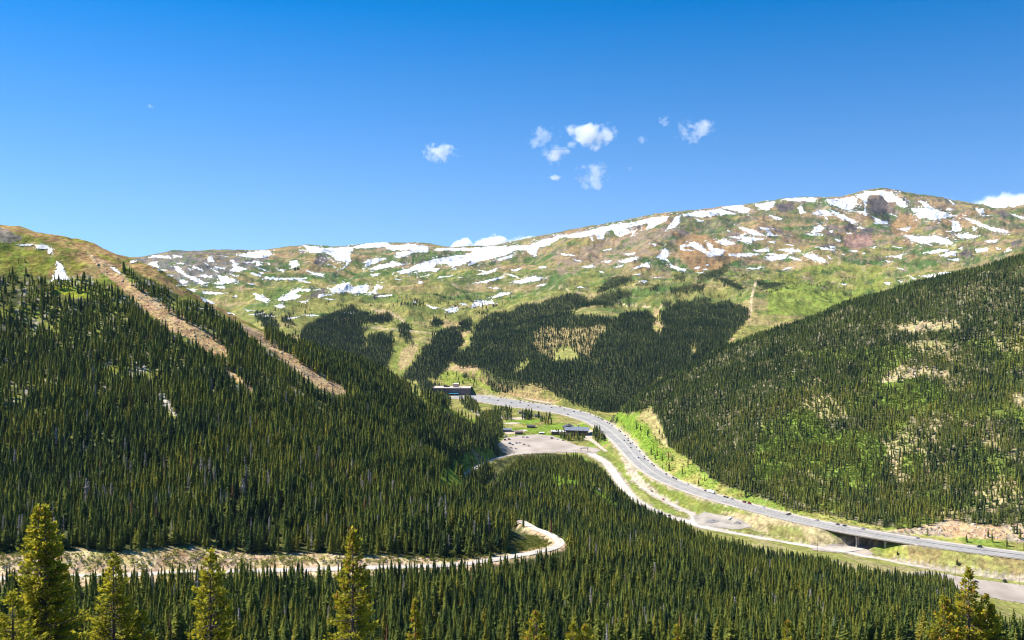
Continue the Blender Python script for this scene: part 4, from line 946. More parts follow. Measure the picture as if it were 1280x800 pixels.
def build_mass(name, sel, lods, label, cat, mat, with_stem=True):
    """All the remaining trees of a wood in one mesh: crowns of several shapes, finer where they stand nearer."""
    Vs, Fs, T, M, off = [], [], [], [], 0
    for (ya, yb), variants in lods:
        for k, (cv, cf) in enumerate(variants):
            i = np.nonzero(sel & (TY >= ya) & (TY < yb) & (TV == k))[0]
            if not len(i): continue
            c, s = np.cos(TR[i])[:, None], np.sin(TR[i])[:, None]; H = TH[i][:, None]; W = H * TW[i][:, None]
            V = np.stack([(cv[None, :, 0] * c - cv[None, :, 1] * s) * W + TX[i][:, None], (cv[None, :, 0] * s + cv[None, :, 1] * c) * W + TY[i][:, None], cv[None, :, 2] * H + TZ[i][:, None] - .15], -1)
            n, m = V.shape[:2]
            Vs.append(V.reshape(-1, 3)); Fs.append((cf[None] + (np.arange(n) * m)[:, None, None]).reshape(-1, 4) + off)
            T.append(np.clip(np.repeat(TT[i], len(cf)) + FR.normal(0, .12, n * len(cf)) * (.4 + .6 * np.repeat(TL[i] != 4, len(cf))), 0, 1)); off += n * m
    me = bpy.data.meshes.new(name)
    Fq = np.vstack(Fs); set_mesh(me, np.vstack(Vs), Fq)
    a = me.attributes.new('tint', 'FLOAT', 'FACE'); a.data.foreach_set('value', np.concatenate(T).astype(np.float32))
    print(name, 'quads', len(Fq))
    return tag(link(name, me, mat), label, cat, None, 'stuff')

FR = np.random.default_rng(77)
LOD_A = [crown(100 + k, 8, 5, 150, rad=.110 + .012 * (k % 3), core=.66) for k in range(5)]
LOD_B = [crown(120 + k, 6, 5, 64, rad=.118 + .012 * (k % 3), core=.68) for k in range(5)]
LOD_C = [crown(140 + k, 5, 4, 24, rad=.125 + .012 * (k % 3), core=.72) for k in range(5)]
LOD_D = [crown(160 + k, 4, 3, 10, rad=.135 + .012 * (k % 3)) for k in range(5)]
forest = build_mass('spruce_forest', live & ~single, [((0, 560), LOD_A), ((560, 950), LOD_B), ((950, 1700), LOD_C), ((1700, 9000), LOD_D)],
                    'dense dark green spruce forest covering the slopes and the valley sides', 'forest', needles)

# ---- the individual spruces: trunk + crown, six shapes shared between copies
def mesh_of(name, V, Fq):
    me = bpy.data.meshes.new(name); set_mesh(me, V, Fq); return me
SPR = []
for k in range(6):
    cv, cf = crown(200 + k, 11, 6, 420, rad=.108 + .010 * (k % 3), core=.62)
    tv, tf = stem(-0.01, 0.9, 0.011, 6)
    SPR.append((mesh_of('spruce_crown', cv, cf), mesh_of('spruce_trunk', tv, tf)))
for me, tme in SPR:
    me.materials.append(needles_obj); tme.materials.append(bark)

def spruce(i, label, group):
    cm, tm = SPR[int(TV[i]) % 6 if i % 7 else 5]
    root = bpy.data.objects.new('spruce', None); COL.objects.link(root); root.empty_display_size = .1
    root.location = (TX[i], TY[i], TZ[i] - .15); root.rotation_euler = (0, 0, TR[i]); root.scale = (TH[i] * TW[i], TH[i] * TW[i], TH[i])
    for nm, me in (('crown', cm), ('trunk', tm)):
        o = bpy.data.objects.new(nm, me); COL.objects.link(o); o.parent = root
    tag(root, label, 'tree', group)
    return root
for i in big:
    if TY[i] > 430 and TPX[i] < 640:
        spruce(i, 'slender dark spruce standing just below the mountain road bank', 'spruces below the mountain road')
    else:
        spruce(i, 'tall slender spruce in the dense wood on the near lower slope', 'spruces on the near slope')

def snag(seed, n=26, lean=0.0, tufts=0):
    r = np.random.default_rng(seed); V, Fq = stem(-.01, .96, .013, 5); V = list(map(tuple, V)); Fq = [tuple(f) for f in Fq]
    for j in range(n):
        h = r.uniform(.2, .95); a = r.uniform(0, 6.28); L = .085 * (1.05 - h) ** .6 * r.uniform(.6, 1.2); c, s = math.cos(a), math.sin(a); w = .006 + .01 * tufts; b = len(V); dz = r.uniform(-.5, .2) * L
        V += [(0, 0, h - w), (0, 0, h + w), (c * L, s * L, h + dz + w * .3), (c * L, s * L, h + dz - w * .3)]; Fq.append((b, b + 1, b + 2, b + 3))
        V += [(-s * w, c * w, h), (s * w, -c * w, h), (c * L + s * w * .3, s * L - c * w * .3, h + dz), (c * L - s * w * .3, s * L + c * w * .3, h + dz)]; Fq.append((b + 4, b + 5, b + 6, b + 7))
    return np.array(V), np.array(Fq)
SNAGS = [mesh_of('snag', *snag(300 + k, 90, tufts=1.0)) for k in range(3)]
for me in SNAGS: me.materials.append(grey_wood)
RUST = [mesh_of('rusty_tree', *crown(320 + k, 7, 5, 60, rad=.085)) for k in range(2)]
for me in RUST: me.materials.append(rust_needles)
for n_, i in enumerate(cand):
    rusty = (i % 9 == 0) and TL[i] != 3
    me = RUST[n_ % 2] if rusty else SNAGS[n_ % 3]
    o = link('dead_spruce', me, [], None, (TX[i], TY[i], TZ[i] - .1), TR[i]); o.scale = (TH[i] * TW[i], TH[i] * TW[i], TH[i] * .97)
    if rusty: tag(o, 'dead spruce with rust brown needles among green spruces', 'tree', 'rust brown dead spruces')
    elif TL[i] == 3: tag(o, 'bare grey dead spruce on the slope above the highway', 'tree', 'grey dead spruces above the highway')
    elif TL[i] == 2: tag(o, 'bare grey dead spruce on the steep slope above the mountain road', 'tree', 'grey dead spruces above the mountain road')
    else: tag(o, 'bare grey dead spruce in the wood on the near slope', 'tree', 'grey dead spruces on the near slope')

# ---- leafy thickets and bushes
def leafy(seed, n):
    r = np.random.default_rng(seed); V, Fq = [], []
    for j in range(n):
        a = r.uniform(0, 6.28); e = math.asin(r.uniform(-.1, 1)); R = r.uniform(.55, 1.0)
        p = np.array([math.cos(a) * math.cos(e) * .5, math.sin(a) * math.cos(e) * .5, .45 + math.sin(e) * .5]) * [R, R, 1]
        p[2] *= R * .6 + .4
        u = r.normal(size=3); u /= np.linalg.norm(u); v = np.cross(u, r.normal(size=3)); v /= np.linalg.norm(v); s = r.uniform(.10, .2)
        b = len(V); V += [tuple(p - u * s), tuple(p - v * s * .7), tuple(p + u * s), tuple(p + v * s * .7)]; Fq.append((b, b + 1, b + 2, b + 3))
    return np.array(V), np.array(Fq)
def thicket(name, zones, sp, dens, hr, col, label, cat, y0, y1, lays, n=36, seed=5):
    g = leaf_mat(name + '_leaves', 'attr')
    for nd in g.node_tree.nodes:
        if nd.type == 'VALTORGB':
            for e, f in zip(nd.color_ramp.elements, (.6, .75, .9, 1, 1.15, 1.35)): e.color = (*[c * f for c in col], 1)
    X, Y = scatter(y0, y1, -.62, .62, sp, seed); Z = zat(X, Y); lay = layer_at(X, Y); px = X / Y * F + 640; py = HZ - F * Z / Y
    j = (fbm(X, Y, 25, 3, 401) - .5) * 10
    m = np.zeros(len(X))
    for z, k in zones: m = np.maximum(m, inpoly(px + j * 1.6, py + j * .9, z) * k)
    m = m * (sstep(.34, .46, fbm(X, Y, 40, 3, 407)) if name == 'aspen_thicket' else 1)
    ok = (RNG.random(len(X)) < m * dens) & np.isin(lay, lays) & (road_dist(X, Y) > 7) & ((Z + 3) / Y > skyline(X, Y))
    X, Y, Z = X[ok], Y[ok], Z[ok]; Vs, Fs, T, off = [], [], [], 0
    vs = [leafy(seed + k, n) for k in range(4)]; vi = RNG.integers(0, 4, len(X)); H = RNG.uniform(*hr, len(X)); A = RNG.uniform(0, 6.28, len(X)); tn = np.clip(RNG.normal(.5, .25, len(X)), 0, 1)
    for k, (cv, cf) in enumerate(vs):
        i = np.nonzero(vi == k)[0]
        if not len(i): continue
        c, s = np.cos(A[i])[:, None], np.sin(A[i])[:, None]; h = H[i][:, None]
        V = np.stack([(cv[None, :, 0] * c - cv[None, :, 1] * s) * h * 1.2 + X[i][:, None], (cv[None, :, 0] * s + cv[None, :, 1] * c) * h * 1.2 + Y[i][:, None], cv[None, :, 2] * h + Z[i][:, None] - .2], -1)
        nn, mm = V.shape[:2]; Vs.append(V.reshape(-1, 3)); Fs.append((cf[None] + (np.arange(nn) * mm)[:, None, None]).reshape(-1, 4) + off); off += nn * mm; T.append(np.repeat(tn[i], len(cf)))
    me = bpy.data.meshes.new(name); set_mesh(me, np.vstack(Vs), np.vstack(Fs)); a = me.attributes.new('tint', 'FLOAT', 'FACE'); a.data.foreach_set('value', np.concatenate(T).astype(np.float32))
    print(name, len(X))
    return tag(link(name, me, g), label, cat, None, 'stuff')
thicket('aspen_thicket', [(p, .8) for p in R_GREEN] + [([(985,440),(1290,425),(1290,640),(1100,640),(985,600),(940,560)], .22)], 3.6, 1.0, (2.2, 4.6), (0.19, 0.255, 0.045), 'bright green leafy thickets between the spruces on the right slope', 'thicket', 950, 1650, (3,), 40, 41)
thicket('roadside_scrub', [([(770,516),(815,530),(832,560),(860,578),(905,610),(1040,646),(1100,660),(1160,660),(1160,672),(1060,660),(940,632),(870,606),(820,575),(790,540)], .5), ([(560,572),(640,560),(600,600),(570,600)], .5), ([(1150,655),(1290,655),(1290,676),(1160,668)], .12), ([(640,484),(690,486),(760,512),(745,518),(690,500),(640,494)], .5)], 4.2, 1.0, (1.0, 2.6), (0.13, 0.17, 0.04), 'low green scrub along the foot of the slope by the highway', 'scrub', 900, 2100, (0, 3, 2, 4), 26, 61)
thicket('bank_scrub', [([(0,692),(300,690),(560,698),(660,676),(668,690),(560,712),(300,716),(0,722)], .42), ([(0,700),(300,700),(560,704),(560,714),(300,718),(0,726)], .6), ([(480,696),(640,684),(640,696),(560,706),(480,706)], .7), ([(640,694),(660,672),(692,670),(702,684),(664,696)], .6)], 1.7, 1.0, (.7, 2.4), (0.19, 0.21, 0.04), 'small green bushes dotting the sandy cut bank by the mountain road', 'bushes', 440, 700, (1, 2), 30, 81)
thicket('alpine_willow', [([(370,372),(470,368),(640,350),(720,350),(700,366),(600,380),(500,396),(430,384),(380,400)], .10), ([(960,335),(1120,330),(1125,370),(1000,384)], .05), ([(780,345),(960,330),(960,360),(800,375)], .08), ([(340,310),(460,340),(450,372),(330,378),(250,350)], .05), ([(0,296),(120,312),(200,345),(320,415),(300,405),(160,348),(60,330),(0,345)], .05)], 7.0, 1.0, (1.6, 3.6), (0.045, 0.065, 0.025), 'dark low willow scrub scattered over the alpine meadows', 'scrub', 950, 3900, (2, 4), 14, 101)
HAZE = 1.2e-5
# ------------------------------------------------------------------ mesh building kit for made things
class MB:
    def __init__(self): self.v, self.f, self.mi = [], [], []
    def add(self, V, Fc, mi=0):
        b = len(self.v); self.v += [tuple(map(float, v)) for v in V]; self.f += [tuple(b + i for i in f) for f in Fc]; self.mi += [mi] * len(Fc)
    def box(self, c, s, mi=0, rz=0.0, taper=1.0):
        x, y, z = (k / 2 for k in s); ca, sa = math.cos(rz), math.sin(rz)
        V = []
        for k, (dx, dy, dz) in enumerate(((-x, -y, -z), (x, -y, -z), (x, y, -z), (-x, y, -z), (-x * taper, -y * taper, z), (x * taper, -y * taper, z), (x * taper, y * taper, z), (-x * taper, y * taper, z))):
            V.append((c[0] + dx * ca - dy * sa, c[1] + dx * sa + dy * ca, c[2] + dz))
        self.add(V, [(0, 3, 2, 1), (4, 5, 6, 7), (0, 1, 5, 4), (1, 2, 6, 5), (2, 3, 7, 6), (3, 0, 4, 7)], mi)
    def cyl(self, p0, p1, r0, r1=None, n=10, mi=0):
        r1 = r0 if r1 is None else r1; p0, p1 = Vector(p0), Vector(p1); d = (p1 - p0).normalized()
        u = d.orthogonal().normalized(); w = d.cross(u); V = []
        for p, r in ((p0, r0), (p1, r1)):
            for k in range(n):
                a = 2 * math.pi * k / n; V.append(p + (u * math.cos(a) + w * math.sin(a)) * r)
        self.add(V, [(k, (k + 1) % n, (k + 1) % n + n, k + n) for k in range(n)] + [tuple(range(n - 1, -1, -1)), tuple(range(n, 2 * n))], mi)
    def prism(self, prof, y0, y1, mi=0):
        """Profile in x,z pulled along y."""
        n = len(prof); V = [(x, y0, z) for x, z in prof] + [(x, y1, z) for x, z in prof]
        self.add(V, [tuple(range(n)), tuple(range(2 * n - 1, n - 1, -1))] + [(k, k + n, (k + 1) % n + n, (k + 1) % n) for k in range(n)], mi)
    def build(self, name, mats, parent=None, loc=(0, 0, 0), rz=0.0):
        me = bpy.data.meshes.new(name); me.from_pydata(self.v, [], self.f)
        mats = mats if isinstance(mats, (list, tuple)) else [mats]
        o = link(name, me, [], parent, loc, rz)
        for m in mats: me.materials.append(m)
        me.polygons.foreach_set('material_index', self.mi); me.update()
        return o
def empty(name, loc=(0, 0, 0), rz=0.0):
    o = bpy.data.objects.new(name, None); COL.objects.link(o); o.location = loc; o.rotation_euler = (0, 0, rz); return o
def ground(px, py, dmin=0, dmax=1e9):
    x, y, z, ok = hit([px], [py], dmin, dmax); return Vector((float(x[0]), float(y[0]), float(z[0])))

# ------------------------------------------------------------------ foreground trees on the slope below the camera
def fg_leaf():
    g = NT('sunlit_fir_needles'); a = g.n('ShaderNodeAttribute', attribute_name='tint')
    r = g.n('ShaderNodeValToRGB'); e = r.color_ramp.elements
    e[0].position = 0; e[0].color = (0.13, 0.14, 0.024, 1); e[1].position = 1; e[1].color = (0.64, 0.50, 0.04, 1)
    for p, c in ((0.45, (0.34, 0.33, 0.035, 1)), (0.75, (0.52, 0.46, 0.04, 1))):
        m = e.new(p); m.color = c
    g.l(a.outputs['Fac'], r.inputs['Fac'])
    d = g.n('ShaderNodeBsdfDiffuse'); t = g.n('ShaderNodeBsdfTranslucent'); mx = g.n('ShaderNodeMixShader'); mx.inputs['Fac'].default_value = 0.5
    g.l(r.outputs['Color'], d.inputs['Color']); g.l(r.outputs['Color'], t.inputs['Color']); g.l(d.outputs[0], mx.inputs[1]); g.l(t.outputs[0], mx.inputs[2]); g.l(mx.outputs[0], g.out.inputs['Surface'])
    return g.m
FGL = fg_leaf()
CONE = noise_mat('ripe_cone_brown', [(0.28, 0.12, 0.025), (0.42, 0.21, 0.045)], 6.0, 0.8)

def fir(seed, H, spread, tops=((0, 0, 0),), cone_share=0.25, full=1.0):
    """Open-grown fir: whorls of upswept limbs carrying sprays of needles. Returns crown (V,F,tint), limbs (V,F) and cones (V,F)."""
    r = np.random.default_rng(seed); V, Fq, T, CV, CF = [], [], [], [], []
    limbs = MB()
    def spray(p, d, s, tint):
        d = d / np.linalg.norm(d); u = np.cross(d, r.normal(size=3)); u /= np.linalg.norm(u) + 1e-9
        b = len(V); w = s * r.uniform(.28, .5)
        V.extend([p - d * s * .35, p + u * w, p + d * s * .9, p - u * w]); Fq.append((b, b + 1, b + 2, b + 3)); T.append(tint)
    for (tx, ty, tz) in tops:
        top = H + tz
        limbs.cyl((tx * .15, ty * .15, 0.0 if tx == 0 else H * .45), (tx, ty, top), .16 if tx == 0 else .07, .012, 7)
        z = top - .02
        for k in range(14):
            d = np.array([r.normal(0, .35), r.normal(0, .35), 1.0]); spray(np.array([tx, ty, top - .5 + .04 * k]), d, .16, r.uniform(.4, 1))
        while z > H * .16:
            dep = top - z; R = (spread * dep ** .85) * r.uniform(.75, 1.12); n = 3 if dep < 1.6 else 4
            for j in range(n):
                a = r.uniform(0, 6.283); L = R * r.uniform(.55, 1.2) + .1; dirn = np.array([math.cos(a), math.sin(a), 0.0])
                rise = r.uniform(.10, .42) if dep < 3 else r.uniform(-.08, .25)
                cx = tx if dep < 2.5 else tx * max(0, 1 - (dep - 2.5) / 4)
                cy = ty if dep < 2.5 else ty * max(0, 1 - (dep - 2.5) / 4)
                base = np.array([cx, cy, z])
                tip = base + dirn * L + np.array([0, 0, rise * L])
                if dep > .5: limbs.cyl(base, tip, .012 + .012 * L, .006, 4)
                m = int((7 + 34 * L) * full)
                tl = r.uniform(.15, .85)
                for q_ in range(m):
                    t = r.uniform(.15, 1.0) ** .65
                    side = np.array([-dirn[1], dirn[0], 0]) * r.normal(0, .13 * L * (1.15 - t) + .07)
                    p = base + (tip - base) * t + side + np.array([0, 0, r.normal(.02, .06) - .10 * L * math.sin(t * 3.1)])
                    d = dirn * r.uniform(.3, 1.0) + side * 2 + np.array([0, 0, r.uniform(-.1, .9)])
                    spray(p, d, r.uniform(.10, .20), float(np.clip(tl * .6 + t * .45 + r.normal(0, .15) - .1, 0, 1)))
                if r.random() < cone_share and dep < 4.2:
                    for q_ in range(r.integers(1, 4)):
                        p = base + (tip - base) * r.uniform(.6, 1) + r.normal(0, .05, 3); s = r.uniform(.04, .075); b = len(CV)
                        CV.extend([p + [s, 0, 0], p + [0, s, 0], p - [s, 0, 0], p - [0, s, 0], p + [0, 0, s * 2.4], p - [0, 0, s * 2]])
                        CF.extend([(b + i, b + (i + 1) % 4, b + 4) for i in range(4)] + [(b + (i + 1) % 4, b + i, b + 5) for i in range(4)])
            z -= r.uniform(.10, .19)
    return (np.array(V), np.array(Fq), np.array(T)), limbs, (CV, CF)

FG = [ # px, py of the top, distance, height, spread, further tops (x,y,drop), label, seed, cone share
 (57, 633, 46, 11.5, .37, ((0, 0, 0), (-.46, .1, -.1)), 'large yellow green fir with a double tip at the lower left corner', 1, .3),
 (142, 695, 50, 9.5, .40, ((0, 0, 0), (1.75, -.3, -3.1)), 'bushy yellow green fir between the double tipped fir and the brownish one', 2, .15),
 (263, 689, 48, 10.0, .36, ((0, 0, 0),), 'yellow fir with a rounded brownish crown below the mountain road', 3, .35),
 (441, 664, 46, 10.5, .31, ((0, 0, 0),), 'narrow conical fir covered in rust brown cones, its tip against the sandy road bank', 4, .85),
 (1211, 713, 52, 9.5, .38, ((0, 0, 0), (-1.3, .3, -1.7), (1.1, .2, -1.55), (1.5, .4, -2.2)), 'open branched yellow fir with several tips in front of the gravel yard', 5, .45),
 (519, 751, 62, 8.0, .20, ((0, 0, 0),), 'thin brownish tip of a small fir standing in front of the near woods', 6, .6),
 (670, 764, 60, 8.0, .50, ((0, 0, 0),), 'low dark round topped fir at the bottom edge below the road bend', 7, .5),
 (716, 779, 64, 7.5, .42, ((0, 0, 0), (.9, .1, -.2)), 'small olive fir with a twin top right of the dark round one', 8, .2),
 (846, 783, 66, 7.0, .34, ((0, 0, 0),), 'small bright yellow fir tip low at the bottom edge, alone before the near woods', 9, .2),
 (16, 742, 40, 7.5, .55, ((0, 0, 0),), 'bright yellow bushy fir leaning into the left edge beside the double tipped fir', 10, .1),
 (985, 778, 64, 7.0, .34, ((0, 0, 0),), 'little yellow green fir peeping over the bottom edge left of the open branched one', 11, .2),
]
for px, py, d, H, sp, tops, lab, seed, cs in FG:
    x, y, zt = at(px, py, d); zg = float(zat(x, y)); Hh = max(zt - zg + .1, 4.0)
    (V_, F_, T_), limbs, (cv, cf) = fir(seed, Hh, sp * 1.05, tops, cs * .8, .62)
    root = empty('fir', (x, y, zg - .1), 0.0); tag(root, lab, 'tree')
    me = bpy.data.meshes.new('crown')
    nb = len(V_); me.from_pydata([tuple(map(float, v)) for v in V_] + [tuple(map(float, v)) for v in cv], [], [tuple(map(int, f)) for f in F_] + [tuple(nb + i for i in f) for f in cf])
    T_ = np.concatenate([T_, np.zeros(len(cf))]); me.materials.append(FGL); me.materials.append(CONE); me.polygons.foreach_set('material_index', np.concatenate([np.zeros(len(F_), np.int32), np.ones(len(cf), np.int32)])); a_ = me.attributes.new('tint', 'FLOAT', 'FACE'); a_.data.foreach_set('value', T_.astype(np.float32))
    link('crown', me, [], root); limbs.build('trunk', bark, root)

# ------------------------------------------------------------------ loose rock on the scree strips
def boulders(name, zones, sp, y0, y1, size, mat, label, prob, seed):
    X, Y = scatter(y0, y1, -.6, .6, sp, seed); Z = zat(X, Y); px = X / Y * F + 640; py = HZ - F * Z / Y
    ok = inany(px, py, zones) & (RNG.random(len(X)) < prob) & ((Z + 2) / Y > skyline(X, Y)) & (road_dist(X, Y) > 6.5)
    X, Y, Z = X[ok], Y[ok], Z[ok]; r = np.random.default_rng(seed); Vs, Fs, off = [], [], 0
    for x, y, z in zip(X, Y, Z):
        s = r.uniform(*size) * (1 if r.random() < .85 else 1.8); base = np.array([(1, 0, 0), (0, 1, 0), (-1, 0, 0), (0, -1, 0), (.6, .5, .8), (-.5, .6, .7), (-.5, -.6, .75), (.6, -.5, .7)]) * r.uniform(.7, 1.3, (8, 3)) * s
        Vs.append(base + [x, y, z - s * .15]); Fs.append(np.array([(0, 1, 5, 4), (1, 2, 6, 5), (2, 3, 7, 6), (3, 0, 4, 7), (4, 5, 6, 7)]) + off); off += 8
    if not Vs: return
    me = bpy.data.meshes.new(name); set_mesh(me, np.vstack(Vs), np.vstack(Fs)); print(name, len(Vs))
    tag(link(name, me, mat), label, 'rocks', None, 'stuff')
boulders('scree', [L_STRIP1, L_STRIP1B, L_STRIP2], 4.0, 900, 1400, (.4, 1.1), noise_mat('scree_stone', [(0.32, 0.22, 0.13), (0.48, 0.36, 0.24)], .2), 'loose brown stones on the bare strips of the left mountain', .5, 501)
boulders('talus', L_ROCKS + [p for p, d in R_OPEN if d < .5] + [[(1130,656),(1290,652),(1290,676),(1170,668)]], 4.2, 600, 1700, (.5, 1.5), noise_mat('pale_stone', [(0.34, 0.29, 0.24), (0.52, 0.46, 0.40)], .2), 'pale boulders lying in the openings of the wooded slopes', .4, 503)
boulders('bank_stones', [L_BANK], 2.6, 440, 700, (.15, .5), noise_mat('bank_stone', [(0.32, 0.25, 0.18), (0.48, 0.38, 0.28)], .4), 'stones scattered over the sandy cut bank by the mountain road', .4, 505)

# ------------------------------------------------------------------ the bridge
girder_m = noise_mat('weathered_girder', [(0.16, 0.13, 0.11), (0.22, 0.18, 0.15)], .3, .7)
rail_m = noise_mat('galvanised_rail', [(0.42, 0.42, 0.42), (0.52, 0.52, 0.52)], .5, .5, metallic=.3)
bsel = np.nonzero((HW_PX > B0 - 4) & (HW_PX < B1 + 4))[0]
BP = HWP[bsel]; bnr = normals2d(HWP)[bsel]; bh = (HW_W / 2 + 2.8)[bsel]
def sweep(name, o0, o1, z0, z1, mat, parent, P=BP, nrm=bnr):
    """Solid bar swept along the highway between two sideways offsets and two heights."""
    o0 = np.broadcast_to(o0, (len(P),)); o1 = np.broadcast_to(o1, (len(P),)); V = []
    for o, z in ((o0, z0), (o1, z0), (o1, z1), (o0, z1)):
        V.append(np.column_stack([P[:, :2] + nrm * o[:, None], P[:, 2] + z]))
    V = np.stack(V, 1).reshape(-1, 3); n = len(P); Fc = []
    for i in range(n - 1):
        for k in range(4): Fc.append((i * 4 + k, i * 4 + (k + 1) % 4, (i + 1) * 4 + (k + 1) % 4, (i + 1) * 4 + k))
    Fc += [(3, 2, 1, 0), tuple((n - 1) * 4 + k for k in range(4))]
    me = bpy.data.meshes.new(name); me.from_pydata([tuple(map(float, v)) for v in V], [], Fc); return link(name, me, mat, parent)
mid = BP[len(BP) // 2]
bridge = empty('highway_bridge', (0, 0, 0)); tag(bridge, 'long concrete highway bridge on pier frames above the dark underpass', 'bridge')
sweep('deck', -bh, bh, -0.55, -0.02, concrete, bridge)
for k in range(6):
    o = (k - 2.5) * 5.0; sweep('girder', o - .45, o + .45, -2.6, -0.56, girder_m, bridge)
for s in (-1, 1):
    sweep('parapet', s * (bh - .45), s * (bh - .02), -0.018, .85, concrete, bridge)
for px in (1077, 1107):
    k = int(np.argmin(np.abs(HW_PX - px))); c = HWP[k]; nr_ = normals2d(HWP)[k]; ang = math.atan2(nr_[1], nr_[0])
    pier = MB(); pier.box((0, 0, -3.3), (27, 1.5, 1.35))
    po = pier.build('pier', concrete, bridge, tuple(c), ang)
    cb = MB(); cb.box((0, 0, -10.0), (20.9, .9, 1.3)); cb.build('cross_beam', concrete, po)
    for q_ in (-11.4, -3.8, 3.8, 11.4):
        cl = MB(); cl.cyl((q_, 0, -18.5), (q_, 0, -3.98), .85, n=10); cl.build('column', concrete, po)
for px in (B0 + 1, B1 - 1):
    k = int(np.argmin(np.abs(HW_PX - px))); c = HWP[k]; nr_ = normals2d(HWP)[k]
    ab = MB(); ab.box((0, 0, -3.2), (28, 1.6, 5.2)); ab.build('abutment', concrete, bridge, tuple(c), math.atan2(nr_[1], nr_[0]))
# barriers along the highway
ms = np.nonzero((HW_PX > 690) & (HW_PX < 1440))[0]
tag(sweep('median_barrier', -.35, .35, .02, .95, concrete, None, HWP[ms], normals2d(HWP)[ms]), 'low concrete barrier down the middle of the highway', 'barrier')
for lo, hi, sd, lab in ((930, B0 - 4, 1, 'steel guardrail on the near edge of the highway, left of the bridge'), (B1 + 4, 1440, 1, 'steel guardrail on the near edge of the highway, right of the bridge')):
    ms = np.nonzero((HW_PX > lo) & (HW_PX < hi))[0]; e_ = (HW_W / 2 + 1.4)[ms]
    tag(sweep('guardrail', e_, e_ + .18, .05, .8, rail_m, None, HWP[ms], normals2d(HWP)[ms]), lab, 'guardrail')

# ------------------------------------------------------------------ buildings
def M2(name, a, b=None, rough=.8, sc=.4): return noise_mat(name, [a, b or tuple(c * 1.25 for c in a)], sc, rough)
glass = M2('dark_window_glass', (0.03, 0.035, 0.045), (0.05, 0.06, 0.075), .15)
brownw = M2('brown_boards', (0.15, 0.095, 0.065)); darkw = M2('dark_timber', (0.075, 0.055, 0.045)); beige = M2('beige_panel', (0.42, 0.33, 0.29)); palew = M2('pale_boards', (0.40, 0.37, 0.33)); greyw = M2('grey_boards', (0.22, 0.21, 0.20))
roofblue = M2('blue_grey_metal_roof', (0.17, 0.19, 0.225), None, .5); roofdark = M2('dark_shingle_roof', (0.085, 0.08, 0.085)); roofbrown = M2('brown_shingle_roof', (0.17, 0.13, 0.12)); roofwhite = M2('white_membrane_roof', (0.62, 0.60, 0.57)); roofgravel = M2('tan_gravel_roof', (0.46, 0.40, 0.33)); tealm = M2('teal_canvas', (0.05, 0.30, 0.45)); doorm = M2('dark_door', (0.05, 0.04, 0.035))

def cabin(name, px, py, d, w, dep, h, rz, wallm, roofm, label, cat='cabin', pitch=.45, nwin=2):
    x, y, _ = at(px, py, d); z = float(zat(x, y)) if d is None else float(zat(x, y))
    root = empty(name, (x, y, z), rz); tag(root, label, cat)
    b = MB(); b.prism([(-w / 2, -1.0), (w / 2, -1.0), (w / 2, h), (0, h + w * .5 * pitch * .96), (-w / 2, h)], -dep / 2, dep / 2) if dep >= w else b.box((0, 0, h / 2 - .5), (w, dep, h + 1))
    b.build('wall', wallm, root)
    r_ = MB(); t = .3; ov = .7
    if dep >= w:
        hw = w / 2 + ov; zz = h - ov * pitch; zr = h + w * .5 * pitch
        r_.prism([(-hw, zz), (0, zr + .02), (hw, zz), (hw, zz + t), (0, zr + t + .1), (-hw, zz + t)], -dep / 2 - ov, dep / 2 + ov)
    else:
        hd = dep / 2 + ov; zr = h + dep * .5 * pitch; zz = h - ov * pitch; L = w / 2 + ov
        V = [(-L, -hd, zz), (L, -hd, zz), (L, 0, zr), (-L, 0, zr), (-L, hd, zz), (L, hd, zz)]; V += [(a, c_, e + t) for a, c_, e in V]
        r_.add(V, [(0, 3, 2, 1), (3, 4, 5, 2), (6, 7, 8, 9), (9, 8, 11, 10), (0, 1, 7, 6), (4, 10, 11, 5), (0, 6, 9, 3), (3, 9, 10, 4), (1, 2, 8, 7), (2, 5, 11, 8)])
        g_ = MB(); 
        for sx in (-1, 1): g_.add([(sx * w / 2, -dep / 2, h), (sx * w / 2, dep / 2, h), (sx * w / 2, 0, zr)], [(0, 1, 2) if sx > 0 else (2, 1, 0)])
        g_.build('gable', wallm, root)
    r_.build('roof', roofm, root)
    for k in range(nwin):
        wx = (k + 1) / (nwin + 1) * w - w / 2 + (.9 if nwin else 0); wi = MB(); wi.box((wx, -dep / 2 - .03, h * .58), (min(1.6, w / (nwin + 2)), .1, h * .3)); wi.build('window', glass, root)
    dr = MB(); dr.box((-w * .3, -dep / 2 - .03, 1.05), (1.1, .12, 2.1)); dr.build('door', doorm, root)
    return root
cabin('cabin', 656, 524.5, 1790, 9, 12, 4, .5, darkw, roofdark, 'small dark roofed cabin at the end of the dirt track among the spruces')
cabin('cabin', 671.5, 523.5, 1800, 11, 8, 4, .2, greyw, roofdark, 'grey cabin with a dark roof beside the clump of spruces below the highway')
cabin('cabin', 651, 519, 1835, 10, 8, 4, .1, palew, roofbrown, 'pale cabin half hidden by spruces just below the highway')
cabin('lift_shed', 664, 533.5, 1700, 15, 8, 3.2, -.15, darkw, roofdark, 'low dark lift shed in the middle of the bright green meadow', 'shed')
cabin('workshop', 633.5, 538, 1660, 18, 10, 4.5, .05, greyw, roofblue, 'long grey blue roofed workshop beside the wood at the meadow edge', 'workshop', .3, 4)
cabin('cabin', 648.5, 541, 1640, 14, 9, 4.2, .08, brownw, roofbrown, 'brown cabin with a brown roof above the parking lot', 'cabin', .45, 3)
cabin('kiosk', 677, 541, 1645, 9, 6, 2.6, 0, palew, roofwhite, 'small white roofed kiosk left of the ski lodge', 'kiosk', .2, 1)
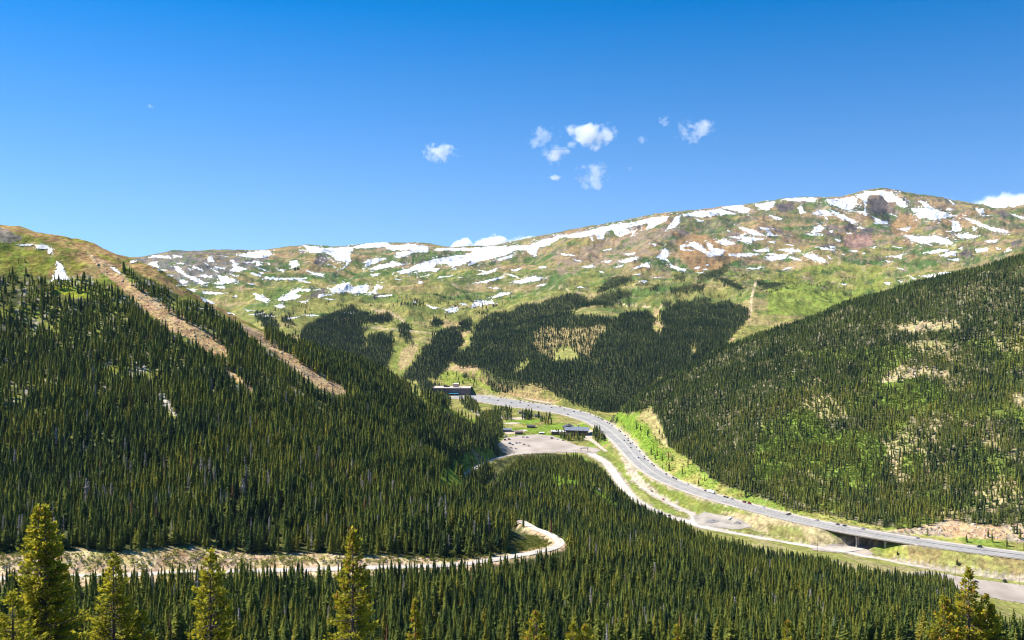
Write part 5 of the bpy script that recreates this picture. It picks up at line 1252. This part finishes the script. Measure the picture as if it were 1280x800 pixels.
cabin('shed', 613.5, 547.5, 1590, 17, 9, 4, -.1, brownw, roofwhite, 'white roofed shed at the left end of the parking lot', 'shed', .2, 2)
cabin('shed', 615.5, 552, 1560, 10, 7, 4, .1, M2('dark_red_boards', (0.16, 0.045, 0.035)), roofbrown, 'dark red shed in front of the white roofed one by the parking lot', 'shed', .4, 1)

# ski lodge
lx, ly, _ = at(718, 540, 1640); lz = float(zat(lx, ly))
lodge = empty('ski_lodge', (lx, ly, lz), -.12); lodge.scale = (1.2, 1.2, 1.15); tag(lodge, 'large ski lodge with stepped blue grey metal roofs above the parking lot', 'lodge')
b = MB(); b.box((4, 0, 3.5), (34, 20, 9)); b.box((-10, 6, 5), (14, 14, 12)); b.build('main_wall', brownw, lodge)
r_ = MB()
r_.add([(-15, -12, 8.2), (23, -12, 7.6), (23, 0, 11.4), (-15, 0, 12.6), (23, 12, 7.6), (-15, 12, 8.2)] + [(-15, -12, 8.6), (23, -12, 8.0), (23, 0, 11.8), (-15, 0, 13.0), (23, 12, 8.0), (-15, 12, 8.6)], [(0, 3, 2, 1), (3, 5, 4, 2), (6, 7, 8, 9), (9, 8, 10, 11), (0, 1, 7, 6), (5, 11, 10, 4), (0, 6, 9, 3), (3, 9, 11, 5), (1, 2, 8, 7), (2, 4, 10, 8)])
r_.build('main_roof', roofblue, lodge)
r2 = MB(); r2.prism([(-19, 10.4), (-10, 14.4), (-1, 10.4), (-1, 10.8), (-10, 14.8), (-19, 10.8)], -2, 15); r2.build('side_roof', roofdark, lodge)
b = MB(); b.box((-24, -3, 2), (22, 11, 6)); b.build('wing_wall', brownw, lodge)
b = MB(); b.box((-24, -3, 5.3), (23.6, 12.6, .5)); b.build('wing_roof', roofwhite, lodge)
b = MB(); b.box((-12, -11.5, 1.6), (20, 6, 4.4)); b.build('porch', beige, lodge)
b = MB(); b.box((-12, -11.5, 4.05), (21, 7, .4)); b.build('porch_roof', roofbrown, lodge)
for k in range(7):
    wi = MB(); wi.box((-7 + k * 4, -10.06, 5.4), (2.6, .15, 2.4)); wi.build('window', glass, lodge)
for k in range(5):
    wi = MB(); wi.box((-32 + k * 4, -8.56, 2.9), (2.2, .15, 1.8)); wi.build('window', glass, lodge)
b = MB(); b.cyl((6, 2, 10), (6, 2, 15), .9, n=8); b.build('chimney', concrete, lodge)
dr = MB(); dr.box((10, -10.06, 1.3), (3, .15, 2.6)); dr.build('door', doorm, lodge)

# tunnel ventilation building
tb = empty('tunnel_building', (-140, 2085, -288), -.03); tag(tb, 'huge flat roofed tunnel building at the upper end of the highway', 'building')
tw = M2('purple_brown_concrete', (0.135, 0.10, 0.105), (0.17, 0.125, 0.13), .85, .05)
b = MB(); b.box((0, 0, 6.8), (86, 40, 19.6)); b.build('wall', tw, tb)
b = MB(); b.box((0, 0, 16.9), (87.5, 41.5, .6)); b.build('roof', roofgravel, tb)
b = MB()
for sx, sy, cx, cy in ((87.5, .6, 0, -20.45), (87.5, .6, 0, 20.45), (.6, 40.2, -43.45, 0), (.6, 40.2, 43.45, 0)): b.box((cx, cy, 17.6), (sx, sy, .8))
b.build('parapet', beige, tb)
b = MB(); b.box((8, 2, 21.1), (13, 9, 7.8)); ph_ = b.build('penthouse', beige, tb)
b = MB(); b.box((8, 2, 25.2), (13.8, 9.8, .4)); b.build('penthouse_roof', roofwhite, ph_)
b = MB(); b.prism([(-21, 17.22), (-7, 17.22), (-7, 18.8), (-20, 22.0)], 0, 8); b.build('air_intake', darkw, tb)
for cx in (-6, 16):
    b = MB(); n = 10; pr = [(cx + 6 * math.cos(math.pi * k / n), 2.5 + 4.2 * math.sin(math.pi * k / n)) for k in range(n + 1)] + [(cx - 6, -1), (cx + 6, -1)]
    b.prism(pr, -20.35, -19.9); b.build('tunnel_portal', doorm, tb)
b = MB(); b.box((5, -24, 5.6), (24, 7, .5)); b.build('canopy', tealm, tb)
for k in range(11):
    b = MB(); b.box((-40 + k * 8, -20.12, 11.5), (.7, .35, 9.5)); b.build('pilaster', tw, tb)

# entrance gate of the ski area
gx, gy, _ = at(730.5, 564.5, 1500); gz = float(zat(gx, gy)); gate = empty('entrance_gate', (gx, gy, gz), .15); tag(gate, 'dark timber entrance gate over the road into the parking lot', 'gate')
for s in (-6, 6):
    b = MB(); b.box((s, 0, 2.9), (.8, .8, 6.8)); b.build('post', darkw, gate)
b = MB(); b.box((0, 0, 6.1), (14, .7, 1.0)); b.build('beam', darkw, gate)
# lift hut on the skyline
p = ground(371, 306.5, 3500); hut = empty('lift_hut', p, 0); tag(hut, 'tiny dark pair of lift houses on the skyline of the far ridge', 'hut')
for sx in (-7, 5):
    b = MB(); b.box((sx, 0, 4), (7, 7, 10)); b.build('house', darkw, hut)
    b = MB(); b.box((sx, 0, 9.4), (8.4, 8.4, .7)); b.build('roof', roofdark, hut)
# poles beside the service road
for px, py, lab in ((1194, 723.5, 'slim wooden utility pole beside the gravel yard, in front of the embankment'), (1274, 733, 'slim wooden utility pole near the right edge beside the service road'), (1022, 690, 'slim wooden utility pole at the mouth of the underpass')):
    p = ground(px, py, 800); t = empty('utility_pole', p); tag(t, lab, 'pole')
    b = MB(); b.cyl((0, 0, -.5), (0, 0, 13.5), .2, .13, 8); b.build('post', bark, t); b = MB(); b.box((0, 0, 12.6), (2.6, .16, .18)); b.build('crossarm', bark, t)
# heaps on the gravel pad
def heap(name, px, py, d0, R, h, mat, label, seed, lump=.25, cat='heap'):
    p = ground(px, py, d0); r = np.random.default_rng(seed); V = [(0, 0, h)]; Fc = []; n = 14
    for k, fr in enumerate((.25, .5, .75, 1.0)):
        for j in range(n):
            a = 2 * math.pi * j / n; rr = R * fr * r.uniform(1 - lump, 1 + lump * .6); V.append((rr * math.cos(a) * 1.5, rr * math.sin(a), h * (1 - fr) ** 1.2 * r.uniform(.8, 1.15) - (.6 if fr == 1 else 0)))
    for j in range(n): Fc.append((0, 1 + j, 1 + (j + 1) % n))
    for k in range(3):
        for j in range(n): Fc.append((1 + k * n + j, 1 + (k + 1) * n + j, 1 + (k + 1) * n + (j + 1) % n, 1 + k * n + (j + 1) % n))
    me = bpy.data.meshes.new(name); me.from_pydata(V, [], Fc); return tag(link(name, me, mat, None, tuple(p)), label, cat)
greyg = M2('crushed_grey_stone', (0.19, 0.18, 0.17), (0.28, 0.265, 0.25), .95, .3)
heap('gravel_heap', 890, 652, 950, 7, 3.0, greyg, 'wide low grey gravel heap on the pad between the two roads', 1)
heap('gravel_heap', 922, 654.5, 950, 4.5, 3.2, greyg, 'small dark gravel heap at the right end of the grey pad', 2)
heap('boulder_pile', 914, 648, 950, 3.2, 3.0, M2('white_boulder', (0.50, 0.48, 0.45), (0.66, 0.63, 0.60)), 'pale pile of boulders at the foot of the highway embankment', 3, .45, 'rocks')
# lone little spruces on the embankment
for px, py, h_, lab in ((1122, 693.5, 5.0, 'tiny lone spruce on the grassy embankment just right of the bridge'), (1196.5, 705.5, 7.0, 'small dark lone spruce on the embankment above the service road'), (1187, 733, 7.5, 'short spruce standing at the left border of the gravel yard')):
    p = ground(px, py, 800); root = empty('spruce', (p.x, p.y, p.z - .1)); root.scale = (h_ * 1.8, h_ * 1.8, h_); tag(root, lab, 'tree')
    for nm, me in (('crown', SPR[2][0]), ('trunk', SPR[2][1])):
        o = bpy.data.objects.new(nm, me); COL.objects.link(o); o.parent = root

# ------------------------------------------------------------------ vehicles
tyre = M2('tyre_rubber', (0.03, 0.03, 0.03), None, .9)
def paint_m(n, c): return noise_mat(n, [c, tuple(min(1, k * 1.12) for k in c)], .5, .35, spec=.5)
PAINT = dict(dark=paint_m('black_car_paint', (0.03, 0.033, 0.04)), red=paint_m('red_car_paint', (0.30, 0.03, 0.025)), white=paint_m('white_car_paint', (0.75, 0.75, 0.74)), silver=paint_m('silver_car_paint', (0.40, 0.41, 0.43)), blue=paint_m('blue_car_paint', (0.05, 0.14, 0.33)), teal=paint_m('teal_car_paint', (0.05, 0.30, 0.34)))
def car_mesh(colour, L=4.7, Wd=1.9, H=1.6, van=False):
    b = MB(); h = L / 2
    prof = [(-h, .35), (h, .35), (h, .72), (h * .93, .85), (h * .48, .95), (h * .30, .95), (-h * .78, .97), (-h * .97, .92), (-h, .75)]
    b.prism(prof, -Wd / 2, Wd / 2, 0)
    x0, x1, x2, x3 = (h * .36, h * .12, -h * .55, -h * .84) if not van else (h * .62, h * .42, -h * .88, -h * .95)
    wi, wo = Wd * .36, Wd * .47; z0 = .94
    V = [(x0, -wo, z0), (x0, wo, z0), (x3, wo, z0), (x3, -wo, z0), (x1, -wi, H), (x1, wi, H), (x2, wi, H), (x2, -wi, H)]
    b.add(V, [(0, 1, 5, 4), (1, 2, 6, 5), (2, 3, 7, 6), (3, 0, 4, 7)], 1); b.add(V[4:], [(0, 1, 2, 3)], 0)
    b.box(((x1 + x2) / 2, 0, H + .02), (x1 - x2 + .1, wi * 2 + .06, .05), 0)
    for sx in (-.62, .62):
        for sy in (-1, 1): b.cyl((h * sx, sy * (Wd / 2 - .22), .34), (h * sx, sy * (Wd / 2 + .02), .34), .34, n=10, mi=2)
    me = bpy.data.meshes.new('car'); me.from_pydata(b.v, [], b.f)
    for m in (PAINT[colour], glass, tyre): me.materials.append(m)
    me.polygons.foreach_set('material_index', b.mi); me.update(); return me
CARS = {c: car_mesh(c) for c in PAINT}
VANS = {c: car_mesh(c, 5.6, 2.1, 2.3, True) for c in ('white', 'red', 'dark', 'blue')}

def on_road(px, py, rd='highway', dz=.08):
    P = ROADS[rd]; u = road_px(P); k = int(np.argmin(np.hypot(u - px, (HZ - F * P[:, 2] / P[:, 1]) - py)))
    x, y, z = atz(px, py, P[k, 2]); k = int(np.argmin(np.hypot(P[:, 0] - x, P[:, 1] - y))); k = min(max(k, 1), len(P) - 2)
    t = P[k + 1] - P[k - 1]; half = (HW_W[k] / 2 - 2.2) if rd == 'highway' else 2.6
    n = np.array([t[1], -t[0]]) / np.hypot(t[0], t[1]); o = float(np.clip((np.array([x, y]) - P[k, :2]) @ n, -half, half))
    q_ = P[k, :2] + n * o
    return (q_[0], q_[1], P[k, 2] + dz), math.atan2(t[1], t[0]) + (math.pi if o < 0 else 0)
def Z7(x0, y0, s, *p): return [(x0 + a / s, y0 + b / s) for a, b in p]
bend = Z7(740, 500, 5.333, (95,120),(120,128),(65,118),(80,135),(150,152),(180,160),(190,171),(220,205),(234,216),(262,212),(268,240),(268,258),(283,259),(215,272),(240,272),(256,293),(293,288),(259,320),(322,318),(350,344),(308,385),(352,395),(380,377),(409,405),(448,429),(442,441),(540,496))
straight = Z7(740, 500, 5.333, (565,518),(581,519),(622,525),(662,562),(780,607),(888,645),(912,648),(942,656),(1157,718))
upper = [(594,494),(602,497),(612,498),(623,501),(653,501),(661,501.5),(669,502),(651,504),(686,503),(700,509),(718,515),(730,514.5),(740,518.5),(748,521),(629,497),(637,498),(676,502),(683,506),(690,510),(696,505),(706,512),(640,504),(616,500),(660,507),(672,509),(710,518)]
onbr = [(1047.5,655),(1058.5,657.5),(1078,661.5)]
prebr = [(983.5,643.5),(989.5,642.8),(1020,650.5)]
def put_car(px, py, col, lab, grp=None, rd='highway', mesh=None, cat='car', nm='car'):
    loc, rz = on_road(px, py, rd); o = link(nm, mesh or CARS[col], [], None, loc, rz); return tag(o, lab, cat, grp)
for k, (px, py) in enumerate(bend):
    c = ('dark', 'dark', 'silver', 'dark', 'dark', 'dark', 'blue')[k % 7]
    put_car(px, py, c, {'dark': 'tiny dark car in the traffic on the wide highway bend', 'silver': 'tiny silver car in the traffic on the wide highway bend', 'blue': 'tiny blue car in the traffic on the wide highway bend'}[c], {'dark': 'dark cars on the highway bend', 'silver': 'silver cars on the highway bend', 'blue': 'blue cars on the highway bend'}[c])
for k, (px, py) in enumerate(straight):
    c = ('dark', 'dark', 'dark', 'white', 'dark', 'dark', 'dark', 'silver', 'white')[k]
    put_car(px, py, c, {'dark': 'small dark car on the highway between the wide bend and the two red vans', 'silver': 'small silver car on the highway just ahead of the two red vans', 'white': 'small white car on the highway stretch below the wooded slope'}[c], {'dark': 'dark cars on the middle stretch of highway', 'white': 'white cars on the middle stretch of highway'}.get(c))
for k, (px, py) in enumerate(upper):
    c = ('dark', 'white', 'red', 'dark', 'dark', 'silver', 'dark')[k % 7]
    put_car(px, py, c, 'minute %s vehicle on the upper highway near the tunnel building' % {'dark': 'dark'}.get(c, c), '%s vehicles near the tunnel' % c)
for (px, py), c, l in zip(onbr, ('dark', 'dark', 'silver'), ('small dark car just entering the left end of the highway bridge', 'small dark car behind the first one on the highway bridge', 'small silver car in the middle of the highway bridge')): put_car(px, py, c, l)
for (px, py), c, l in zip(prebr, ('dark', 'dark', 'silver'), ('dark car on the near lanes left of the bridge', 'dark car alongside another on the far lanes left of the bridge', 'silver car alone on the highway just before the bridge')): put_car(px, py, c, l)
put_car(934, 627.8, 'red', 'small red van leading another on the highway below the wood', None, 'highway', VANS['red'], 'van', 'van')
put_car(938.8, 629.2, 'red', 'small red van following close behind the other red one on the highway', None, 'highway', VANS['red'], 'van', 'van')
put_car(1146, 673, 'silver', 'silver car on the highway just past the right end of the bridge')
put_car(1227, 684, 'dark', 'black van on the far side of the highway near the right edge', None, 'highway', VANS['dark'], 'van', 'van')
for (px, py), c, l in zip(Z7(740, 500, 5.333, (285,517),(353,560),(407,608),(475,665)), ('silver', 'dark', 'dark', 'red'), ('silver car highest up on the ramp road', 'dark car on the ramp road below the silver one', 'dark car halfway down the lower part of the ramp road', 'red car near the lower end of the ramp road')): put_car(px, py, c, l, None, 'ramp_road')
put_car(838.5, 645, 'dark', 'dark car on the service road where the ramp road joins', None, 'service_road')
put_car(596, 585, 'dark', 'dark car coming down the valley road below the wooded ridge', None, 'valley_road')
put_car(605, 581, 'white', 'white car on the valley road just below the parking lot', None, 'valley_road')
# lorry
loc, rz = on_road(895, 614.8); lorry = empty('lorry', loc, rz); tag(lorry, 'white lorry with a long box trailer on the highway below the wood', 'lorry')
b = MB(); b.box((-1.6, 0, 2.55), (11.6, 2.55, 2.8)); b.build('trailer', PAINT['white'], lorry)
b = MB(); b.box((-1.6, 0, 1.0), (11.4, 1.2, .3)); b.build('chassis', tyre, lorry)
b = MB(); b.prism([(4.6, .6), (7.4, .6), (7.4, 1.7), (6.9, 3.1), (4.6, 3.3)], -1.2, 1.2); cb = b.build('cab', PAINT['white'], lorry)
b = MB(); b.box((7.2, 0, 2.3), (.2, 2.1, .9)); b.build('windscreen', glass, cb)
for sx in (-6.4, -5.1, 4.4, 6.3):
    for sy in (-1, 1):
        b = MB(); b.cyl((sx, sy * .85, .5), (sx, sy * 1.27, .5), .5, n=12); b.build('wheel', tyre, lorry)
# parked in the lot and the yard
def parked(px, py, col, rz, lab, mesh=None, cat='car', nm='car', d0=700, grp=None):
    p = ground(px, py, d0); o = link(nm, mesh or CARS[col], [], None, (p.x, p.y, p.z + .36), rz); return tag(o, lab, cat, grp)
for px, py, col, rz, mesh, lab in (
    (631.5, 550.6, 'red', .2, VANS['red'], 'left one of the two red vans side by side in the parking lot'), (636.5, 549.8, 'red', .2, VANS['red'], 'right one of the two red vans side by side in the parking lot'),
    (637.5, 555, 'blue', .1, VANS['blue'], 'blue van parked below the two red vans in the lot'), (646, 554.6, 'white', .1, VANS['white'], 'white van beside a blue car in the middle of the parked row'), (650, 554.2, 'blue', .15, None, 'blue car parked between the white van and the open lot'),
    (625.8, 557.2, 'teal', .3, None, 'teal car parked under the trees at the left corner of the lot'), (632.5, 546, 'white', .1, VANS['white'], 'white van at the upper edge of the lot above the red vans'), (645, 545.5, 'silver', .1, None, 'silver car at the upper edge of the lot, right of the white van'),
    (627, 561.5, 'silver', .5, None, 'silver car below the teal car in the corner of the lot'), (641, 556.5, 'dark', .2, None, 'dark car tucked beside the blue van in the lot'), (608, 548.5, 'white', 0, None, 'white car parked left of the sheds by the wood'), (734, 539, 'dark', .4, None, 'dark car parked in the dirt yard right of the ski lodge')):
    parked(px, py, col, rz, lab, mesh, 'van' if mesh else 'car', 'van' if mesh else 'car')
for px, py, col, mesh, lab in ((654, 547, 'dark', None, 'dark car parked by the upper lot edge next to a silver one'), (659, 547.4, 'silver', VANS['white'], 'white van at the upper lot edge right of a dark car'), (655, 556, 'red', None, 'red car out in the lot right of the white and blue pair'), (661, 558, 'silver', None, 'silver car standing out in the open middle of the lot'),
    (634, 559, 'white', None, 'white car in the lower left row of the lot'), (639, 560.5, 'dark', None, 'dark car in the lower left row of the lot'), (645, 561.5, 'silver', None, 'silver car at the right end of the lower left row of the lot'), (690, 548.5, 'dark', VANS['dark'], 'dark van parked below the left wing of the ski lodge'), (697, 549.8, 'white', None, 'white car parked below the ski lodge porch'), (704, 551, 'red', None, 'red car parked at the lot edge below the ski lodge')):
    parked(px, py, col, .15, lab, mesh, 'van' if mesh else 'car', 'van' if mesh else 'car')
parked(1220, 728, 'dark', .1, 'dark car parked alone in the gravel yard at the lower right')
parked(1256, 727.5, 'dark', .6, 'dark van at the far edge of the gravel yard', VANS['dark'], 'van', 'van')

# ------------------------------------------------------------------ clouds: real bodies of droplets far beyond the ridges
def cloud(px, py, d, w, h, seed, dens, wisp, label, deep=.8, sharp=1.0, nscale=2.2):
    x, y, z = at(px, py, d); W_, H_ = w * .9 / F * d, h * .9 / F * d; dens *= .65 if d < 10000 else 1; D_ = W_ * deep
    me = bpy.data.meshes.new('cloud'); b = MB(); b.box((0, 0, 0), (W_, D_, H_)); me.from_pydata(b.v, [], b.f)
    g = NT('cloud_droplets'); tc = g.n('ShaderNodeTexCoord')
    mp = g.n('ShaderNodeMapping'); mp.inputs['Location'].default_value = (-1, -1, -1); mp.inputs['Scale'].default_value = (2, 2, 2); g.l(tc.outputs['Generated'], mp.inputs['Vector'])
    ln = g.n('ShaderNodeVectorMath', operation='LENGTH')
    nz2 = g.n('ShaderNodeTexNoise', noise_dimensions='4D'); nz2.inputs['W'].default_value = seed * 3.1 + 50; nz2.inputs['Scale'].default_value = 1.3; nz2.inputs['Detail'].default_value = 3
    sz = g.n('ShaderNodeMapping'); sz.inputs['Scale'].default_value = (1, deep, max(.3, H_ / W_)); g.l(mp.outputs[0], sz.inputs['Vector']); g.l(sz.outputs[0], nz2.inputs['Vector'])
    dv = g.n('ShaderNodeVectorMath', operation='SUBTRACT'); dv.inputs[1].default_value = (.5, .5, .5); g.l(nz2.outputs['Color'], dv.inputs[0])
    ds = g.n('ShaderNodeVectorMath', operation='SCALE'); ds.inputs['Scale'].default_value = 1.1 * wisp; g.l(dv.outputs[0], ds.inputs[0])
    ad = g.n('ShaderNodeVectorMath', operation='ADD'); g.l(mp.outputs[0], ad.inputs[0]); g.l(ds.outputs[0], ad.inputs[1]); g.l(ad.outputs[0], ln.inputs[0])
    nz = g.n('ShaderNodeTexNoise', noise_dimensions='4D'); nz.inputs['W'].default_value = seed * 7.7; nz.inputs['Scale'].default_value = nscale; nz.inputs['Detail'].default_value = 7; nz.inputs['Roughness'].default_value = .62; g.l(sz.outputs[0], nz.inputs['Vector'])
    m1 = g.n('ShaderNodeMapRange', i_From_Min=1.0, i_From_Max=0.15, i_To_Min=-0.62, i_To_Max=0.42); g.l(ln.outputs['Value'], m1.inputs['Value'])
    m2 = g.n('ShaderNodeMapRange', i_From_Min=0.25, i_From_Max=0.75, i_To_Min=-wisp * 1.3, i_To_Max=wisp * 1.3); g.l(nz.outputs['Fac'], m2.inputs['Value'])
    s_ = g.n('ShaderNodeMath', operation='ADD'); g.l(m1.outputs[0], s_.inputs[0]); g.l(m2.outputs[0], s_.inputs[1])
    # nothing may reach the walls of the box
    ln2 = g.n('ShaderNodeVectorMath', operation='LENGTH'); g.l(mp.outputs[0], ln2.inputs[0])
    ed = g.n('ShaderNodeMapRange', i_From_Min=1.0, i_From_Max=.75, i_To_Min=0, i_To_Max=1); g.l(ln2.outputs['Value'], ed.inputs['Value'])
    rm = g.n('ShaderNodeMapRange', i_From_Min=0.0, i_From_Max=.35 / sharp, i_To_Min=0, i_To_Max=dens); g.l(s_.outputs[0], rm.inputs['Value'])
    mu = g.n('ShaderNodeMath', operation='MULTIPLY'); g.l(rm.outputs[0], mu.inputs[0]); g.l(ed.outputs[0], mu.inputs[1])
    pv = g.n('ShaderNodeVolumePrincipled'); pv.inputs['Color'].default_value = (1, 1, 1, 1); pv.inputs['Anisotropy'].default_value = 0.2; g.l(mu.outputs[0], pv.inputs['Density'])
    g.l(pv.outputs[0], g.out.inputs['Volume'])
    o = link('cloud', me, g.m, None, (x, y, z)); return tag(o, label, 'cloud')
CD = 9000
cloud(550, 190, CD, 64, 38, 1, .014, .8, 'small torn white cloud floating alone left of the middle of the sky')
cloud(738, 169, CD, 100, 54, 2, .016, .75, 'largest of the small white clouds floating in the clear sky')
cloud(693, 191, CD, 64, 44, 3, .016, .65, 'solid little white cloud just below left of the largest small cloud')
cloud(680, 172, CD, 64, 42, 4, .007, .95, 'thin ragged veil of cloud left of the largest small cloud')
cloud(742, 220, CD, 66, 56, 5, .008, .9, 'faint torn cloud below the largest small cloud')
cloud(692, 222.5, CD, 46, 13, 6, .013, .55, 'flat sliver of cloud low in the middle of the sky')
cloud(803, 175, CD, 20, 22, 7, .011, .55, 'tiny round puff of cloud between two larger clouds')
cloud(831, 152, CD, 30, 24, 8, .008, .65, 'tiny hazy puff at the left of the lacy cloud')
cloud(869, 163, CD, 84, 50, 9, .009, .95, 'lacy broken white cloud farthest right among the small ones')
cloud(787, 211, CD, 16, 14, 10, .006, .5, 'barely visible speck of cloud right of the faint torn cloud')
cloud(187, 132.5, CD, 30, 9, 11, .007, .6, 'faint thin wisp of cloud alone in the left sky')
cloud(577, 311, 12000, 80, 58, 12, .03, .22, 'left white cumulus hump rising behind the far ridge', .8, 2.2, 3.0)
cloud(616, 313, 12000, 112, 88, 13, .03, .22, 'taller white cumulus hump rising behind the far ridge', .8, 2.2, 3.0)
cloud(654, 305, 12000, 74, 44, 14, .02, .4, 'small soft cumulus right of the taller hump behind the far ridge', .8, 1.5, 3.0)
cloud(1246, 276, 13000, 240, 124, 15, .02, .35, 'broad white cumulus bank behind the ridge at the right edge', .6, 1.6, 2.6)
cloud(1187, 252, 13000, 34, 28, 16, .009, .5, 'small torn cloud tuft on the ridge left of the broad bank')

# ------------------------------------------------------------------ mountain air
hz = MB(); hz.box((0, 3700, -250), (19200, 7600, 1640))
g = NT('blue_mountain_air'); pv = g.n('ShaderNodeVolumePrincipled'); pv.inputs['Color'].default_value = (0.52, 0.70, 1.0, 1); pv.inputs['Density'].default_value = HAZE; pv.inputs['Anisotropy'].default_value = 0.1
g.l(pv.outputs[0], g.out.inputs['Volume'])
ho = hz.build('haze', g.m); tag(ho, 'thin blue mountain air filling the whole valley', 'haze', None, 'stuff')
# ------------------------------------------------------------------ light, sky, camera
SKY_SAT0, SKY_STR = 1.08, 0.106
SKY_OFF, SKY_SC, SKY_SAT, SKY_HUE = 0.13, 0.88, 1.4, 0.497
AZ = math.atan2(-0.97, 0.22)                 # the sun stands to the left and a little beyond the view
EL = math.radians(51)
sdir = Vector((math.sin(AZ) * math.cos(EL), math.cos(AZ) * math.cos(EL), math.sin(EL)))
sun = bpy.data.lights.new('sun', 'SUN'); sun.energy = 4.4; sun.angle = math.radians(0.53); sun.color = (1.0, 0.955, 0.88)
so = bpy.data.objects.new('sun', sun); COL.objects.link(so); so.rotation_euler = (-sdir).to_track_quat('-Z', 'Y').to_euler(); so.location = (-900, 700, 1500)
w = bpy.data.worlds.new('World'); SC.world = w; w.use_nodes = True
nt = w.node_tree; nt.nodes.clear()
sky = nt.nodes.new('ShaderNodeTexSky'); sky.sky_type = 'NISHITA'; sky.sun_disc = False
sky.sun_elevation = EL; sky.sun_rotation = AZ; sky.altitude = 3500; sky.air_density = 1.0; sky.dust_density = 0.0; sky.ozone_density = 4.0
bg = nt.nodes.new('ShaderNodeBackground'); bg.inputs['Strength'].default_value = SKY_STR
wo = nt.nodes.new('ShaderNodeOutputWorld')
# look the sky up a little higher than the true direction: thin, dry, very clear mountain air without a white rim
tcs = nt.nodes.new('ShaderNodeTexCoord'); mpv = nt.nodes.new('ShaderNodeMapping'); mpv.vector_type = 'POINT'
mpv.inputs['Location'].default_value = (0, 0, SKY_OFF); mpv.inputs['Scale'].default_value = (1, 1, SKY_SC)
nrm = nt.nodes.new('ShaderNodeVectorMath'); nrm.operation = 'NORMALIZE'
nt.links.new(tcs.outputs['Generated'], mpv.inputs['Vector']); nt.links.new(mpv.outputs[0], nrm.inputs[0]); nt.links.new(nrm.outputs[0], sky.inputs['Vector'])
hsv = nt.nodes.new('ShaderNodeHueSaturation'); hsv.inputs['Saturation'].default_value = SKY_SAT; hsv.inputs['Hue'].default_value = SKY_HUE
sxyz = nt.nodes.new('ShaderNodeSeparateXYZ'); nt.links.new(tcs.outputs['Generated'], sxyz.inputs[0])
mrs = nt.nodes.new('ShaderNodeMapRange'); mrs.inputs['From Min'].default_value = 0.03; mrs.inputs['From Max'].default_value = 0.32; mrs.inputs['To Min'].default_value = SKY_SAT0; mrs.inputs['To Max'].default_value = SKY_SAT
nt.links.new(sxyz.outputs['Z'], mrs.inputs['Value']); nt.links.new(mrs.outputs[0], hsv.inputs['Saturation'])
nt.links.new(sky.outputs[0], hsv.inputs['Color']); nt.links.new(hsv.outputs[0], bg.inputs[0]); nt.links.new(bg.outputs[0], wo.inputs[0])
cam = bpy.data.cameras.new('camera'); cam.sensor_width = 36; cam.lens = 36 * F / 1280.0; cam.shift_y = -(400 - HZ) / 1280.0
cam.clip_start = 0.5; cam.clip_end = 60000
co = bpy.data.objects.new('camera', cam); COL.objects.link(co); co.location = (0, 0, 0); co.rotation_euler = (math.radians(90), 0, 0); SC.camera = co
SC.view_settings.view_transform = 'Standard'; SC.view_settings.look = 'None'; SC.view_settings.gamma = 1.0; SC.view_settings.exposure = 1.0
SC.view_settings.use_curve_mapping = False
SC.cycles.volume_bounces = 12; SC.cycles.max_bounces = 14
SC.cycles.use_denoising = True
SC.cycles.filter_width = 1.15
